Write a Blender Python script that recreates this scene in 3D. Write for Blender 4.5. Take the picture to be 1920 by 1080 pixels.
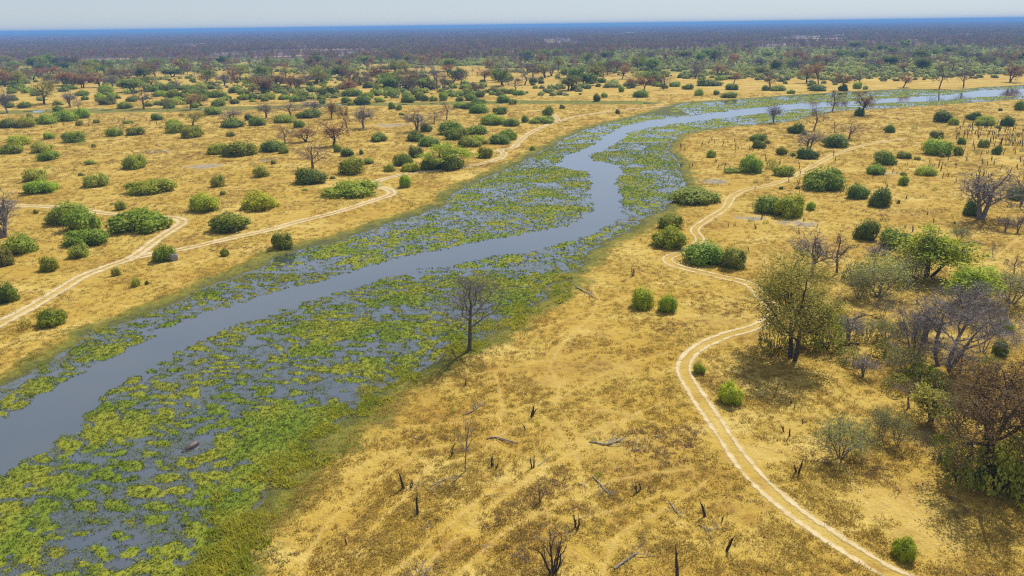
import bpy, math, random
import numpy as np
from mathutils import Matrix, Vector

for o in list(bpy.data.objects):
    bpy.data.objects.remove(o, do_unlink=True)
SC = bpy.context.scene
COL = SC.collection

# ------------------------------------------------------------------ camera
CAM_H = 50.0
FPX = 1371.0                       # focal length in pixels of the 1920 px wide photograph
PITCH = math.atan(493.0 / FPX)
ROLL = math.radians(0.78)
cd = bpy.data.cameras.new('camera')
cd.sensor_width = 36.0
cd.lens = 36.0 * FPX / 1920.0
cd.clip_start = 0.5
cd.clip_end = 120000.0
cam = bpy.data.objects.new('camera', cd)
COL.objects.link(cam)
MROT = Matrix.Rotation(math.pi / 2 - PITCH, 3, 'X') @ Matrix.Rotation(-ROLL, 3, 'Z')
cam.matrix_world = Matrix.Translation((0, 0, CAM_H)) @ MROT.to_4x4()
SC.camera = cam

# ------------------------------------------------------------------ sky, sun, exposure
SUN_AZ = math.radians(36.0)        # to the right of the view direction (+Y)
SUN_EL = math.radians(53.0)
w = bpy.data.worlds.new('World')
SC.world = w
w.use_nodes = True
wn = w.node_tree.nodes
wl = w.node_tree.links
bg = wn['Background']
sky = wn.new('ShaderNodeTexSky')
sky.sky_type = 'NISHITA'
sky.sun_disc = False
sky.sun_elevation = SUN_EL
sky.sun_rotation = SUN_AZ
sky.altitude = 900.0
sky.air_density = 0.7
sky.dust_density = 0.6
sky.ozone_density = 2.0
veil = wn.new('ShaderNodeMix')          # an even pale veil: the dusty dry-season sky
veil.data_type = 'RGBA'
veil.inputs[0].default_value = 0.6
veil.inputs[7].default_value = (7.6, 8.4, 9.2, 1)
wl.new(sky.outputs[0], veil.inputs[6])
wl.new(veil.outputs[2], bg.inputs[0])
bg.inputs[1].default_value = 0.068
sd_ = bpy.data.lights.new('sun', 'SUN')
sd_.energy = 5.0
sd_.angle = math.radians(0.55)
sd_.color = (1.0, 0.955, 0.87)
sun = bpy.data.objects.new('sun', sd_)
COL.objects.link(sun)
sdir = Vector((math.sin(SUN_AZ) * math.cos(SUN_EL), math.cos(SUN_AZ) * math.cos(SUN_EL), math.sin(SUN_EL)))
sun.rotation_euler = sdir.to_track_quat('Z', 'Y').to_euler()
SC.view_settings.view_transform = 'Standard'
SC.view_settings.look = 'None'
SC.view_settings.gamma = 1.0
SC.view_settings.exposure = 0.33
SC.view_settings.use_curve_mapping = False
SC.cycles.use_denoising = False
SC.cycles.filter_width = 1.2
SC.cycles.max_bounces = 6
SC.cycles.transparent_max_bounces = 6
SC.cycles.volume_bounces = 0
SC.cycles.sample_clamp_indirect = 3.0

# ------------------------------------------------------------------ pixel <-> ground helpers
MR = np.array(MROT)

def P(px, py, z=0.0):
    """the point of the ground plane z that shows at a photo pixel"""
    d = MR @ np.array([px - 960.0, 540.0 - py, -FPX])
    t = (z - CAM_H) / d[2]
    return d[0] * t, d[1] * t

def project(x, y, z):
    c = MR.T @ np.array([x, y, z - CAM_H])
    return 960.0 + FPX * c[0] / -c[2], 540.0 - FPX * c[1] / -c[2], -c[2]

def top_height(x, y, py):
    lo, hi = 0.0, 40.0
    for _ in range(30):
        m = 0.5 * (lo + hi)
        if project(x, y, m)[1] > py:
            lo = m
        else:
            hi = m
    return lo

def poly(px):
    return np.array([P(a, b) for a, b in px])

# ------------------------------------------------------------------ numpy noise
def _hash(ix, iy, s):
    h = (ix.astype(np.int64) * 374761393 + iy.astype(np.int64) * 668265263 + s * 974634777) & 0xffffffff
    h = ((h ^ (h >> 13)) * 1274126177) & 0xffffffff
    return ((h ^ (h >> 16)) & 0xffff) / 65535.0

def vnoise(x, y, s=0):
    x = np.asarray(x, float); y = np.asarray(y, float)
    ix = np.floor(x); iy = np.floor(y)
    fx = x - ix; fy = y - iy
    fx = fx * fx * (3 - 2 * fx); fy = fy * fy * (3 - 2 * fy)
    a = _hash(ix, iy, s); b = _hash(ix + 1, iy, s); c = _hash(ix, iy + 1, s); d = _hash(ix + 1, iy + 1, s)
    return a + (b - a) * fx + (c - a) * fy + (a - b - c + d) * fx * fy

def fbm(x, y, s=0, o=3):
    v = 0.0; a = 0.5; t = 0.0
    for i in range(o):
        v = v + a * vnoise(np.asarray(x) * 2 ** i, np.asarray(y) * 2 ** i, s + i); t += a; a *= 0.5
    return v / t

def sstep(a, b, v):
    t = np.clip((v - a) / (b - a), 0, 1)
    return t * t * (3 - 2 * t)

def seg_dist(x, y, pl, closed):
    n = len(pl); best = np.full(x.shape, 1e9)
    for i in range(n if closed else n - 1):
        a = pl[i]; b = pl[(i + 1) % n]
        ex, ey = b - a
        L = ex * ex + ey * ey + 1e-9
        t = np.clip(((x - a[0]) * ex + (y - a[1]) * ey) / L, 0, 1)
        best = np.minimum(best, (x - a[0] - t * ex) ** 2 + (y - a[1] - t * ey) ** 2)
    return np.sqrt(best)

def inside(x, y, pl):
    r = np.zeros(x.shape, bool); n = len(pl)
    for i in range(n):
        a = pl[i]; b = pl[(i + 1) % n]
        if a[1] == b[1]:
            continue
        c = ((a[1] > y) != (b[1] > y)) & (x < (b[0] - a[0]) * (y - a[1]) / (b[1] - a[1]) + a[0])
        r ^= c
    return r

def sdist(x, y, pl):
    """signed distance, negative inside; exact only within the outline's box and 60 m round it"""
    x = np.asarray(x, float); y = np.asarray(y, float)
    out = np.full(x.shape, 60.0)
    m = (x > pl[:, 0].min() - 60) & (x < pl[:, 0].max() + 60) & (y > pl[:, 1].min() - 60) & (y < pl[:, 1].max() + 60)
    if m.any():
        xx = x[m]; yy = y[m]
        d = seg_dist(xx, yy, pl, True)
        out[m] = np.where(inside(xx, yy, pl), -d, d)
    return out

def smooth_line(pts, step=1.5):
    pts = np.asarray(pts, float)
    q = np.vstack([2 * pts[0] - pts[1], pts, 2 * pts[-1] - pts[-2]])
    out = []
    for i in range(1, len(q) - 2):
        p0, p1, p2, p3 = q[i - 1], q[i], q[i + 1], q[i + 2]
        n = max(2, int(np.linalg.norm(p2 - p1) / step))
        for t in np.linspace(0, 1, n, endpoint=False):
            out.append(0.5 * ((2 * p1) + (-p0 + p2) * t + (2 * p0 - 5 * p1 + 4 * p2 - p3) * t * t + (-p0 + 3 * p1 - 3 * p2 + p3) * t ** 3))
    out.append(q[-2])
    return np.array(out)

# ------------------------------------------------------------------ outlines traced as ground positions
CH_UP = [(-120, 850), (0, 790), (60, 745), (130, 705), (190, 680), (240, 655), (300, 620), (380, 590), (440, 570), (520, 545), (600, 525),
         (700, 495), (760, 480), (830, 465), (900, 450), (960, 440), (1010, 433), (1060, 422), (1098, 408), (1113, 392), (1112, 370), (1113, 340),
         (1106, 320), (1075, 317), (1045, 308), (1060, 291), (1092, 280), (1122, 267), (1142, 250), (1170, 236), (1210, 226), (1280, 218),
         (1330, 213), (1400, 203), (1500, 193), (1600, 189), (1700, 182), (1780, 177), (1840, 169), (1920, 165), (2050, 160)]
CH_LO = [(-120, 960), (0, 884), (40, 860), (90, 830), (150, 800), (165, 765), (215, 718), (290, 680), (340, 650), (400, 618), (470, 597),
         (520, 578), (600, 553), (680, 530), (760, 507), (860, 490), (930, 476), (1000, 468), (1060, 452), (1110, 436), (1150, 415), (1163, 395),
         (1161, 360), (1150, 340), (1167, 322), (1155, 308), (1112, 300), (1100, 290), (1130, 281), (1160, 262), (1180, 246), (1230, 236),
         (1300, 226), (1400, 215), (1450, 207), (1560, 199), (1650, 192), (1760, 188), (1830, 181), (1920, 178), (2050, 175)]
WET_UP = [(-120, 770), (0, 722), (60, 692), (130, 655), (170, 625), (250, 592), (340, 556), (400, 525), (470, 503), (520, 478), (580, 461),
          (640, 446), (700, 426), (770, 404), (830, 383), (850, 360), (900, 335), (960, 310), (1020, 280), (1060, 258), (1100, 240),
          (1180, 222), (1240, 205), (1280, 193), (1400, 185), (1500, 178), (1600, 172), (1700, 167), (1800, 169), (1850, 164), (1920, 160), (2050, 155)]
WET_LO = [(330, 1180), (400, 1080), (470, 985), (510, 920), (580, 850), (640, 790), (690, 745), (760, 700), (830, 675), (890, 640), (940, 608),
          (1000, 570), (1050, 530), (1090, 490), (1130, 460), (1180, 432), (1230, 402), (1262, 380), (1290, 345), (1272, 310), (1252, 280),
          (1270, 252), (1330, 241), (1400, 234), (1480, 226), (1560, 207), (1650, 203), (1750, 196), (1850, 189), (1920, 184), (2050, 180)]
CHANNEL = poly(CH_UP + CH_LO[::-1])
WETLAND = poly([(-400, 1180)] + [(-400, 900)] + WET_UP + WET_LO[::-1])
ST_UP = [(-60, 209), (60, 206), (160, 203), (260, 202), (400, 200), (520, 197), (640, 193), (800, 191), (960, 188), (1100, 188), (1240, 190)]
ST_LO = [(-60, 215), (60, 213), (160, 212), (260, 211), (400, 208), (520, 204), (640, 199), (800, 197), (960, 195), (1100, 195), (1240, 196)]
STREAM = poly(ST_UP + ST_LO[::-1])

TRACK_LEFT = smooth_line(poly([(-90, 655), (0, 606), (60, 575), (110, 546), (150, 521), (200, 501), (250, 482), (290, 453), (322, 431), (342, 417), (333, 409), (312, 407), (280, 405), (215, 402), (140, 392), (50, 386), (-40, 384)]))
TRACK_BANK = smooth_line(poly([(240, 487), (290, 476), (340, 468), (420, 450), (500, 432), (560, 415), (640, 395), (700, 376), (734, 364), (728, 355), (706, 349), (706, 340), (745, 329), (800, 322), (860, 315), (905, 306), (938, 297), (945, 288), (938, 281), (962, 277), (977, 262), (1000, 246), (1040, 230), (1090, 217), (1160, 207), (1250, 199)]))
TRACK_SPUR = smooth_line(poly([(1046, 229), (1044, 221), (1036, 214)]))
TRACK_RIGHT = smooth_line(poly([(1850, 1150), (1690, 1085), (1625, 1050), (1560, 1010), (1480, 955), (1420, 900), (1380, 850), (1340, 790), (1305, 738), (1283, 700), (1287, 675), (1312, 652), (1360, 630), (1425, 610), (1450, 585), (1430, 558), (1405, 532), (1350, 518), (1300, 506), (1258, 494), (1254, 482), (1285, 470), (1312, 450), (1302, 430), (1330, 410), (1360, 390), (1372, 370), (1400, 355), (1450, 345), (1500, 325), (1545, 300), (1580, 284), (1640, 268), (1695, 260)]))
TRAILS = [[(720, 1090), (800, 1020), (900, 935), (1000, 868), (1100, 815), (1180, 780), (1245, 755)],
          [(755, 1100), (830, 1030), (925, 945), (1010, 885), (1110, 826), (1200, 775)],
          [(1040, 760), (1050, 720), (1030, 690), (1060, 640), (1110, 590), (1118, 560), (1110, 510), (1150, 460), (1200, 425)],
          [(1060, 770), (1150, 770), (1250, 800)], [(560, 1080), (600, 1000), (680, 920), (770, 860)],
          [(640, 890), (740, 850), (900, 830), (1000, 860)], [(930, 830), (940, 760), (930, 700)],
          [(1000, 960), (1100, 970), (1200, 940), (1280, 920)],
          [(345, 412), (400, 402), (450, 388), (560, 375), (640, 360)], [(460, 410), (560, 405), (640, 398)],
          [(0, 650), (60, 625), (130, 600), (220, 560)], [(500, 455), (580, 440), (660, 415), (740, 385)],
          [(0, 700), (40, 670), (80, 640)], [(700, 345), (690, 320), (715, 290), (740, 265)],
          [(1270, 490), (1320, 540), (1400, 560)], [(1420, 470), (1440, 500), (1430, 540)], [(1920, 440), (1880, 470), (1850, 500)],
          [(1650, 230), (1760, 243), (1800, 236)], [(640, 180), (900, 183), (1100, 178), (1280, 172)], [(1280, 175), (1400, 163), (1600, 160), (1920, 158)],
          [(1690, 1000), (1720, 960), (1700, 920)], [(690, 1000), (760, 930), (800, 880), (900, 850), (960, 800), (1080, 790)], [(860, 1080), (940, 1000), (1060, 940), (1150, 900), (1300, 880)], [(760, 800), (860, 790), (960, 770), (1060, 740), (1160, 690), (1260, 660)], [(900, 700), (1000, 680), (1100, 660), (1200, 640)], [(1130, 1080), (1160, 1000), (1240, 960), (1330, 900)], [(950, 640), (1060, 600), (1160, 560), (1240, 540)], [(1000, 760), (1080, 850), (1100, 930), (1180, 1000)], [(1450, 780), (1520, 820), (1600, 900), (1640, 980)], [(0, 298), (60, 293), (110, 296)], [(160, 202), (250, 198), (400, 190)]]
TRAILS = [smooth_line(poly(t), 3.0) for t in TRAILS]
BARE = [(1690, 950, 6.0), (1740, 1010, 5.0), (1420, 850, 4.0), (1090, 620, 3.5), (1040, 715, 3.0), (720, 235, 14.0), (380, 312, 9.0), (20, 357, 8.0),
        (1400, 490, 4.0), (165, 203, 12.0), (1415, 408, 5.0), (1860, 505, 3.0)]
MUD = [(735, 235, 11.0), (385, 311, 9.0), (290, 285, 8.0), (1340, 340, 6.5), (1410, 410, 5.0), (1500, 418, 6.0), (190, 615, 3.5), (350, 563, 3.0), (383, 538, 3.0), (500, 300, 6.0), (1660, 325, 5.0), (240, 770, 1.0)]
# damp brown grass patches (grey-brown in the photo)
BROWN = [(330, 300, 16), (620, 305, 14), (180, 285, 12), (420, 375, 10), (560, 385, 8), (1370, 255, 14), (1650, 255, 16), (1450, 560, 8), (1350, 600, 7),
         (1160, 830, 4.5), (1120, 690, 7), (980, 720, 5), (880, 840, 3), (1230, 820, 5), (1290, 880, 4), (1000, 960, 3.5), (1200, 900, 4), (1350, 940, 4), (1030, 1040, 4),
         (1220, 1020, 4), (1480, 740, 3), (1560, 870, 3.5), (760, 950, 3), (690, 980, 2.5), (1100, 640, 4), (1820, 430, 9), (1700, 400, 10), (1850, 350, 12), (240, 245, 16), (900, 310, 9)]

def wet_sd(x, y):
    n = (fbm(np.asarray(x) / 7.0, np.asarray(y) / 7.0, 5, 3) - 0.5)
    a = sdist(x, y, WETLAND) + n * 5.0
    b = sdist(x, y, STREAM) + n * 5.0
    return np.minimum(a, b)

def chan_sd(x, y):
    return sdist(x, y, CHANNEL)

def track_dist(x, y):
    x = np.asarray(x, float); y = np.asarray(y, float)
    out = np.full(x.shape, 99.0)
    for t in (TRACK_LEFT, TRACK_BANK, TRACK_RIGHT, TRACK_SPUR):
        m = (x > t[:, 0].min() - 8) & (x < t[:, 0].max() + 8) & (y > t[:, 1].min() - 8) & (y < t[:, 1].max() + 8)
        if m.any():
            out[m] = np.minimum(out[m], seg_dist(x[m], y[m], t[::2] if len(t) > 30 else t, False))
    return out

WATER_Z = -0.30

def ground_z(x, y, sd=None, td=None):
    x = np.asarray(x, float); y = np.asarray(y, float)
    if sd is None:
        sd = wet_sd(x, y)
    if td is None:
        td = track_dist(x, y)
    near = np.clip((400.0 - y) / 250.0, 0, 1)
    z = (fbm(x / 28.0, y / 28.0, 11, 2) - 0.5) * 0.35 * near
    micro = (fbm(x / 1.7, y / 1.7, 21, 2) - 0.5) * 0.42 * near * sstep(1.2, 3.0, td) * sstep(-1.0, 3.0, sd)
    z = z + micro
    z = z - 0.05 * (1 - sstep(1.0, 2.2, td))
    dep = sstep(2.5, -5.0, sd) * np.where(y > 430.0, np.where(x < 105.0, 0.08 + 0.34 * fbm(x / 9.0, y / 9.0, 77, 2), 1.0), 1.0)
    z = z * (1 - dep) + dep * (-0.95)
    return z

def gz1(x, y):
    return float(ground_z(np.array([x]), np.array([y]))[0])

# ------------------------------------------------------------------ materials
class NT:
    def __init__(self, name):
        self.m = bpy.data.materials.new(name)
        self.m.use_nodes = True
        self.t = self.m.node_tree
        self.t.nodes.clear()
        self.out = self.n('ShaderNodeOutputMaterial')

    def n(self, typ, **kw):
        nd = self.t.nodes.new(typ)
        for k, v in kw.items():
            setattr(nd, k, v)
        return nd

    def l(self, a, b):
        self.t.links.new(a, b)

    def val(self, inp, v):
        if hasattr(v, 'is_linked'):
            self.l(v, inp)
        else:
            inp.default_value = v

    def pos(self):
        return self.n('ShaderNodeNewGeometry').outputs['Position']

    def noise(self, scale, detail=3.0, rough=0.55, vec=None, dist=0.0):
        nd = self.n('ShaderNodeTexNoise')
        self.l(vec if vec is not None else self.pos(), nd.inputs['Vector'])
        nd.inputs['Scale'].default_value = scale
        nd.inputs['Detail'].default_value = detail
        nd.inputs['Roughness'].default_value = rough
        nd.inputs['Distortion'].default_value = dist
        return nd.outputs['Fac']

    def rng(self, v, a, b, c=0.0, d=1.0):
        nd = self.n('ShaderNodeMapRange', interpolation_type='SMOOTHSTEP')
        self.l(v, nd.inputs['Value'])
        nd.inputs['From Min'].default_value = a; nd.inputs['From Max'].default_value = b
        nd.inputs['To Min'].default_value = c; nd.inputs['To Max'].default_value = d
        return nd.outputs['Result']

    def mix(self, f, a, b):
        nd = self.n('ShaderNodeMix', data_type='RGBA')
        self.val(nd.inputs[0], f)
        for i, c in ((6, a), (7, b)):
            if hasattr(c, 'is_linked'):
                self.l(c, nd.inputs[i])
            else:
                nd.inputs[i].default_value = (*c, 1.0)
        return nd.outputs[2]

    def math(self, op, a, b=0.0):
        nd = self.n('ShaderNodeMath', operation=op)
        self.val(nd.inputs[0], a); self.val(nd.inputs[1], b)
        return nd.outputs[0]

    def attr(self, name):
        return self.n('ShaderNodeAttribute', attribute_name=name).outputs['Fac']

    def bsdf(self, col, rough=0.9, spec=0.2, normal=None):
        b = self.n('ShaderNodeBsdfPrincipled')
        if hasattr(col, 'is_linked'):
            self.l(col, b.inputs['Base Color'])
        else:
            b.inputs['Base Color'].default_value = (*col, 1)
        self.val(b.inputs['Roughness'], rough)
        b.inputs['Specular IOR Level'].default_value = spec
        if normal is not None:
            self.l(normal, b.inputs['Normal'])
        return b

    def bump(self, h, strength=0.5, dist=0.1):
        b = self.n('ShaderNodeBump')
        self.l(h, b.inputs['Height'])
        b.inputs['Strength'].default_value = strength
        b.inputs['Distance'].default_value = dist
        return b.outputs['Normal']

    def done(self, sh):
        self.l(sh.outputs[0] if hasattr(sh, 'outputs') else sh, self.out.inputs['Surface'])
        return self.m


def leaf_mat(name, a, b, trans=0.3, scale=0.35, tint=None):
    """leaves: two tones by noise and per plant, part of the light passes through"""
    t = NT(name)
    rnd = t.n('ShaderNodeObjectInfo').outputs['Random']
    f = t.rng(t.noise(scale, 3.0, 0.6), 0.3, 0.7)
    c = t.mix(f, a, b)
    h = t.n('ShaderNodeHueSaturation')
    t.l(c, h.inputs['Color'])
    t.l(t.rng(rnd, 0, 1, 0.475, 0.512), h.inputs['Hue'])
    t.l(t.rng(t.math('FRACT', t.math('MULTIPLY', rnd, 7.3)), 0, 1, 0.7, 1.3), h.inputs['Value'])
    d = t.bsdf(h.outputs[0], 0.7, 0.25)
    tr = t.n('ShaderNodeBsdfTranslucent')
    t.l(h.outputs[0], tr.inputs['Color'])
    mx = t.n('ShaderNodeMixShader')
    mx.inputs[0].default_value = trans
    t.l(d.outputs[0], mx.inputs[1]); t.l(tr.outputs[0], mx.inputs[2])
    return t.done(mx)

def wood_mat(name, a, b):
    t = NT(name)
    f = t.noise(2.5, 4.0, 0.65)
    c = t.mix(t.rng(f, 0.35, 0.68), a, b)
    return t.done(t.bsdf(c, 0.9, 0.15, t.bump(t.noise(9.0, 3.0), 0.5, 0.05)))

def ground_mat():
    t = NT('savanna_ground')
    p = t.pos()
    big = t.noise(0.035, 4.0, 0.6, p)
    mid = t.noise(0.22, 4.0, 0.62, p)
    fine = t.noise(1.1, 4.0, 0.68, p)
    tiny = t.noise(4.5, 3.0, 0.7, p)
    mp = t.n('ShaderNodeMapping')
    t.l(p, mp.inputs['Vector'])
    mp.inputs['Scale'].default_value = (1.0, 1.7, 1.0)
    streak = t.noise(0.045, 6.0, 0.72, mp.outputs[0])
    straw = t.mix(t.rng(big, 0.35, 0.65), (0.45, 0.305, 0.070), (0.51, 0.37, 0.105))
    c = t.mix(t.rng(mid, 0.52, 0.70), straw, (0.36, 0.22, 0.055))
    c = t.mix(t.rng(streak, 0.5, 0.68, 0, 0.7), c, (0.34, 0.20, 0.055))
    c = t.mix(t.rng(streak, 0.48, 0.36, 0, 0.85), c, (0.60, 0.455, 0.155))
    c = t.mix(t.rng(fine, 0.52, 0.74, 0, 0.6), c, (0.20, 0.115, 0.045))
    c = t.mix(t.rng(tiny, 0.52, 0.74, 0, 0.55), c, (0.15, 0.095, 0.04))
    c = t.mix(t.rng(tiny, 0.42, 0.25, 0, 0.5), c, (0.62, 0.45, 0.155))
    bn = t.math('ADD', t.attr('brown'), t.math('MULTIPLY', t.math('SUBTRACT', fine, 0.5), 1.2))
    c = t.mix(t.rng(bn, 0.3, 1.0, 0, 0.6), c, (0.185, 0.115, 0.062))
    tr = t.math('ADD', t.attr('trail'), t.math('MULTIPLY', t.math('SUBTRACT', fine, 0.5), 1.3))
    c = t.mix(t.rng(tr, 0.25, 1.0, 0, 0.7), c, (0.56, 0.41, 0.16))
    mu = t.math('ADD', t.attr('mud'), t.math('MULTIPLY', t.math('SUBTRACT', mid, 0.5), 1.6))
    c = t.mix(t.rng(mu, 0.45, 0.8, 0, 0.9), c, t.mix(t.rng(fine, 0.4, 0.6), (0.20, 0.17, 0.14), (0.36, 0.32, 0.27)))
    # damp fringe: short green grass, then dark mud at the water
    wt = t.math('ADD', t.attr('wet'), t.math('MULTIPLY', t.math('SUBTRACT', mid, 0.5), 1.1))
    gr = t.mix(t.rng(fine, 0.35, 0.65), (0.15, 0.155, 0.032), (0.235, 0.20, 0.05))
    c = t.mix(t.rng(wt, 0.22, 0.55), c, gr)
    md = t.mix(t.rng(fine, 0.4, 0.62), (0.12, 0.13, 0.035), (0.10, 0.095, 0.05))
    c = t.mix(t.rng(wt, 0.62, 0.85), c, md)
    # far scrubland and woodland floor
    c = t.mix(t.math('MULTIPLY', t.attr('scrub'), t.rng(t.noise(0.012, 4.0), 0.36, 0.55)), c, (0.22, 0.235, 0.06))
    wd = t.mix(t.rng(t.noise(0.006, 5.0, 0.65), 0.50, 0.62), (0.13, 0.10, 0.085), (0.46, 0.34, 0.22))
    c = t.mix(t.attr('wood'), c, wd)
    hs = t.n('ShaderNodeHueSaturation')
    hs.inputs['Value'].default_value = 0.85
    hs.inputs['Saturation'].default_value = 1.06
    t.l(c, hs.inputs['Color'])
    c = hs.outputs[0]
    hgt = t.math('ADD', t.math('MULTIPLY', fine, 1.0), t.math('MULTIPLY', tiny, 0.5))
    return t.done(t.bsdf(c, 0.95, 0.1, t.bump(hgt, 0.9, 0.35)))

def water_mat():
    t = NT('marsh_water')
    p = t.pos()
    r = t.noise(1.6, 3.0, 0.6, p)
    c = t.mix(t.rng(t.noise(0.05, 3.0), 0.35, 0.65), (0.040, 0.052, 0.070), (0.052, 0.060, 0.070))
    b = t.bsdf(c, t.rng(t.noise(0.08, 2.0), 0.3, 0.7, 0.04, 0.14), 0.5, t.bump(r, 0.05, 0.05))
    b.inputs['IOR'].default_value = 1.75
    b.inputs['Coat Weight'].default_value = 1.0
    b.inputs['Coat IOR'].default_value = 1.75
    b.inputs['Coat Roughness'].default_value = 0.06
    return t.done(b)

def track_mat():
    t = NT('sand_track')
    uv = t.n('ShaderNodeUVMap').outputs['UV']
    sx = t.n('ShaderNodeSeparateXYZ')
    t.l(uv, sx.inputs[0])
    e = t.math('SUBTRACT', 1.0, t.math('ABSOLUTE', t.math('SUBTRACT', t.math('MULTIPLY', sx.outputs[0], 2.0), 1.0)))
    n = t.math('ADD', t.noise(0.9, 4.0, 0.7), t.math('MULTIPLY', t.noise(0.12, 2.0), 0.5))
    m = t.rng(t.math('ADD', e, t.math('MULTIPLY', t.math('SUBTRACT', n, 0.75), 2.6)), 0.0, 0.8, 0.0, 0.9)
    c = t.mix(t.rng(t.noise(0.5, 4.0, 0.7), 0.35, 0.7), (0.56, 0.455, 0.27), (0.46, 0.345, 0.175))
    b = t.bsdf(c, 0.95, 0.1, t.bump(t.noise(3.0, 3.0), 0.4, 0.1))
    tr = t.n('ShaderNodeBsdfTransparent')
    mx = t.n('ShaderNodeMixShader')
    t.l(m, mx.inputs[0]); t.l(tr.outputs[0], mx.inputs[1]); t.l(b.outputs[0], mx.inputs[2])
    return t.done(mx)

def mat_mat():
    t = NT('marsh_mat_grass')
    p = t.pos()
    rnd = t.n('ShaderNodeObjectInfo').outputs['Random']
    a = t.noise(0.11, 3.0, 0.6, p)
    f = t.noise(1.3, 4.0, 0.7, p)
    c = t.mix(t.rng(a, 0.38, 0.62), (0.175, 0.240, 0.021), (0.295, 0.305, 0.028))
    c = t.mix(t.rng(f, 0.46, 0.66, 0, 0.9), c, (0.075, 0.10, 0.018))
    c = t.mix(t.rng(t.noise(4.0, 3.0, 0.7, p), 0.5, 0.7, 0, 0.8), c, (0.06, 0.075, 0.016))
    c = t.mix(t.rng(f, 0.42, 0.25, 0, 0.6), c, (0.36, 0.32, 0.05))
    c = t.mix(t.rng(rnd, 0.75, 1.0, 0, 0.35), c, (0.26, 0.20, 0.06))
    d = t.bsdf(c, 0.85, 0.15, t.bump(t.noise(5.0, 3.0, 0.7), 0.8, 0.15))
    tr = t.n('ShaderNodeBsdfTranslucent')
    t.l(c, tr.inputs['Color'])
    mx = t.n('ShaderNodeMixShader')
    mx.inputs[0].default_value = 0.22
    t.l(d.outputs[0], mx.inputs[1]); t.l(tr.outputs[0], mx.inputs[2])
    return t.done(mx)

def grass_mat(name, a, b, dark, wetmix=None):
    t = NT(name)
    p = t.pos()
    rnd = t.n('ShaderNodeObjectInfo').outputs['Random']
    c = t.mix(t.rng(t.noise(0.09, 3.0, 0.6, p), 0.36, 0.64), a, b)
    c = t.mix(t.rng(rnd, 0.6, 1.0, 0, 0.6), c, dark)
    d = t.bsdf(c, 0.85, 0.15)
    tr = t.n('ShaderNodeBsdfTranslucent')
    t.l(c, tr.inputs['Color'])
    mx = t.n('ShaderNodeMixShader')
    mx.inputs[0].default_value = 0.5
    t.l(d.outputs[0], mx.inputs[1]); t.l(tr.outputs[0], mx.inputs[2])
    return t.done(mx)

M = {}
M['ground'] = ground_mat(); M['water'] = water_mat(); M['track'] = track_mat(); M['mat'] = mat_mat()
M['dry'] = grass_mat('dry_grass', (0.427, 0.299, 0.065), (0.479, 0.365, 0.093), (0.308, 0.205, 0.049))
M['brown_grass'] = grass_mat('brown_grass', (0.290, 0.190, 0.106), (0.380, 0.240, 0.106), (0.200, 0.140, 0.086))
M['short_green'] = grass_mat('short_bank_grass', (0.25, 0.26, 0.04), (0.40, 0.34, 0.07), (0.17, 0.18, 0.035))
M['tussock'] = grass_mat('tussock_grass', (0.33, 0.36, 0.03), (0.50, 0.44, 0.05), (0.20, 0.23, 0.03))
M['leaf_green'] = leaf_mat('bush_leaf_green', (0.199, 0.287, 0.014), (0.341, 0.404, 0.020), 0.4)
M['leaf_dark'] = leaf_mat('bush_leaf_dark', (0.135, 0.206, 0.017), (0.233, 0.296, 0.020), 0.36)
M['leaf_bright'] = leaf_mat('bush_leaf_bright', (0.220, 0.298, 0.013), (0.360, 0.382, 0.018), 0.42)
M['leaf_olive'] = leaf_mat('bush_leaf_olive', (0.233, 0.254, 0.032), (0.361, 0.353, 0.042), 0.38)
M['leaf_pale'] = leaf_mat('leaf_pale_green', (0.24, 0.27, 0.055), (0.33, 0.34, 0.08), 0.38)
M['leaf_rust'] = leaf_mat('leaf_rust_brown', (0.287, 0.161, 0.052), (0.391, 0.241, 0.069), 0.38)
M['leaf_rust_olive'] = leaf_mat('leaf_rust_olive', (0.20, 0.16, 0.045), (0.32, 0.225, 0.06), 0.4)
M['leaf_sparse'] = leaf_mat('leaf_olive_gold', (0.265, 0.240, 0.034), (0.380, 0.316, 0.052), 0.35)
M['leaf_scrub'] = leaf_mat('leaf_far_scrub', (0.251, 0.304, 0.062), (0.383, 0.405, 0.083), 0.3, 0.02)
M['bark'] = wood_mat('bark_dark', (0.055, 0.042, 0.034), (0.11, 0.088, 0.07))
M['bark_mid'] = wood_mat('bark_dead', (0.085, 0.070, 0.064), (0.16, 0.135, 0.125))
M['bark_grey'] = wood_mat('bark_grey', (0.15, 0.125, 0.115), (0.25, 0.215, 0.20))
M['twig_brown'] = wood_mat('twig_brown', (0.16, 0.11, 0.08), (0.24, 0.165, 0.12))
M['dead_wood'] = wood_mat('dead_wood_pale', (0.192, 0.166, 0.141), (0.333, 0.307, 0.275))
M['stump'] = wood_mat('stump_charred', (0.045, 0.033, 0.028), (0.10, 0.075, 0.06))
M['far_wood'] = wood_mat('far_woodland', (0.253, 0.178, 0.167), (0.380, 0.270, 0.241))
M['stone'] = wood_mat('grey_stone', (0.20, 0.19, 0.19), (0.32, 0.30, 0.29))

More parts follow.
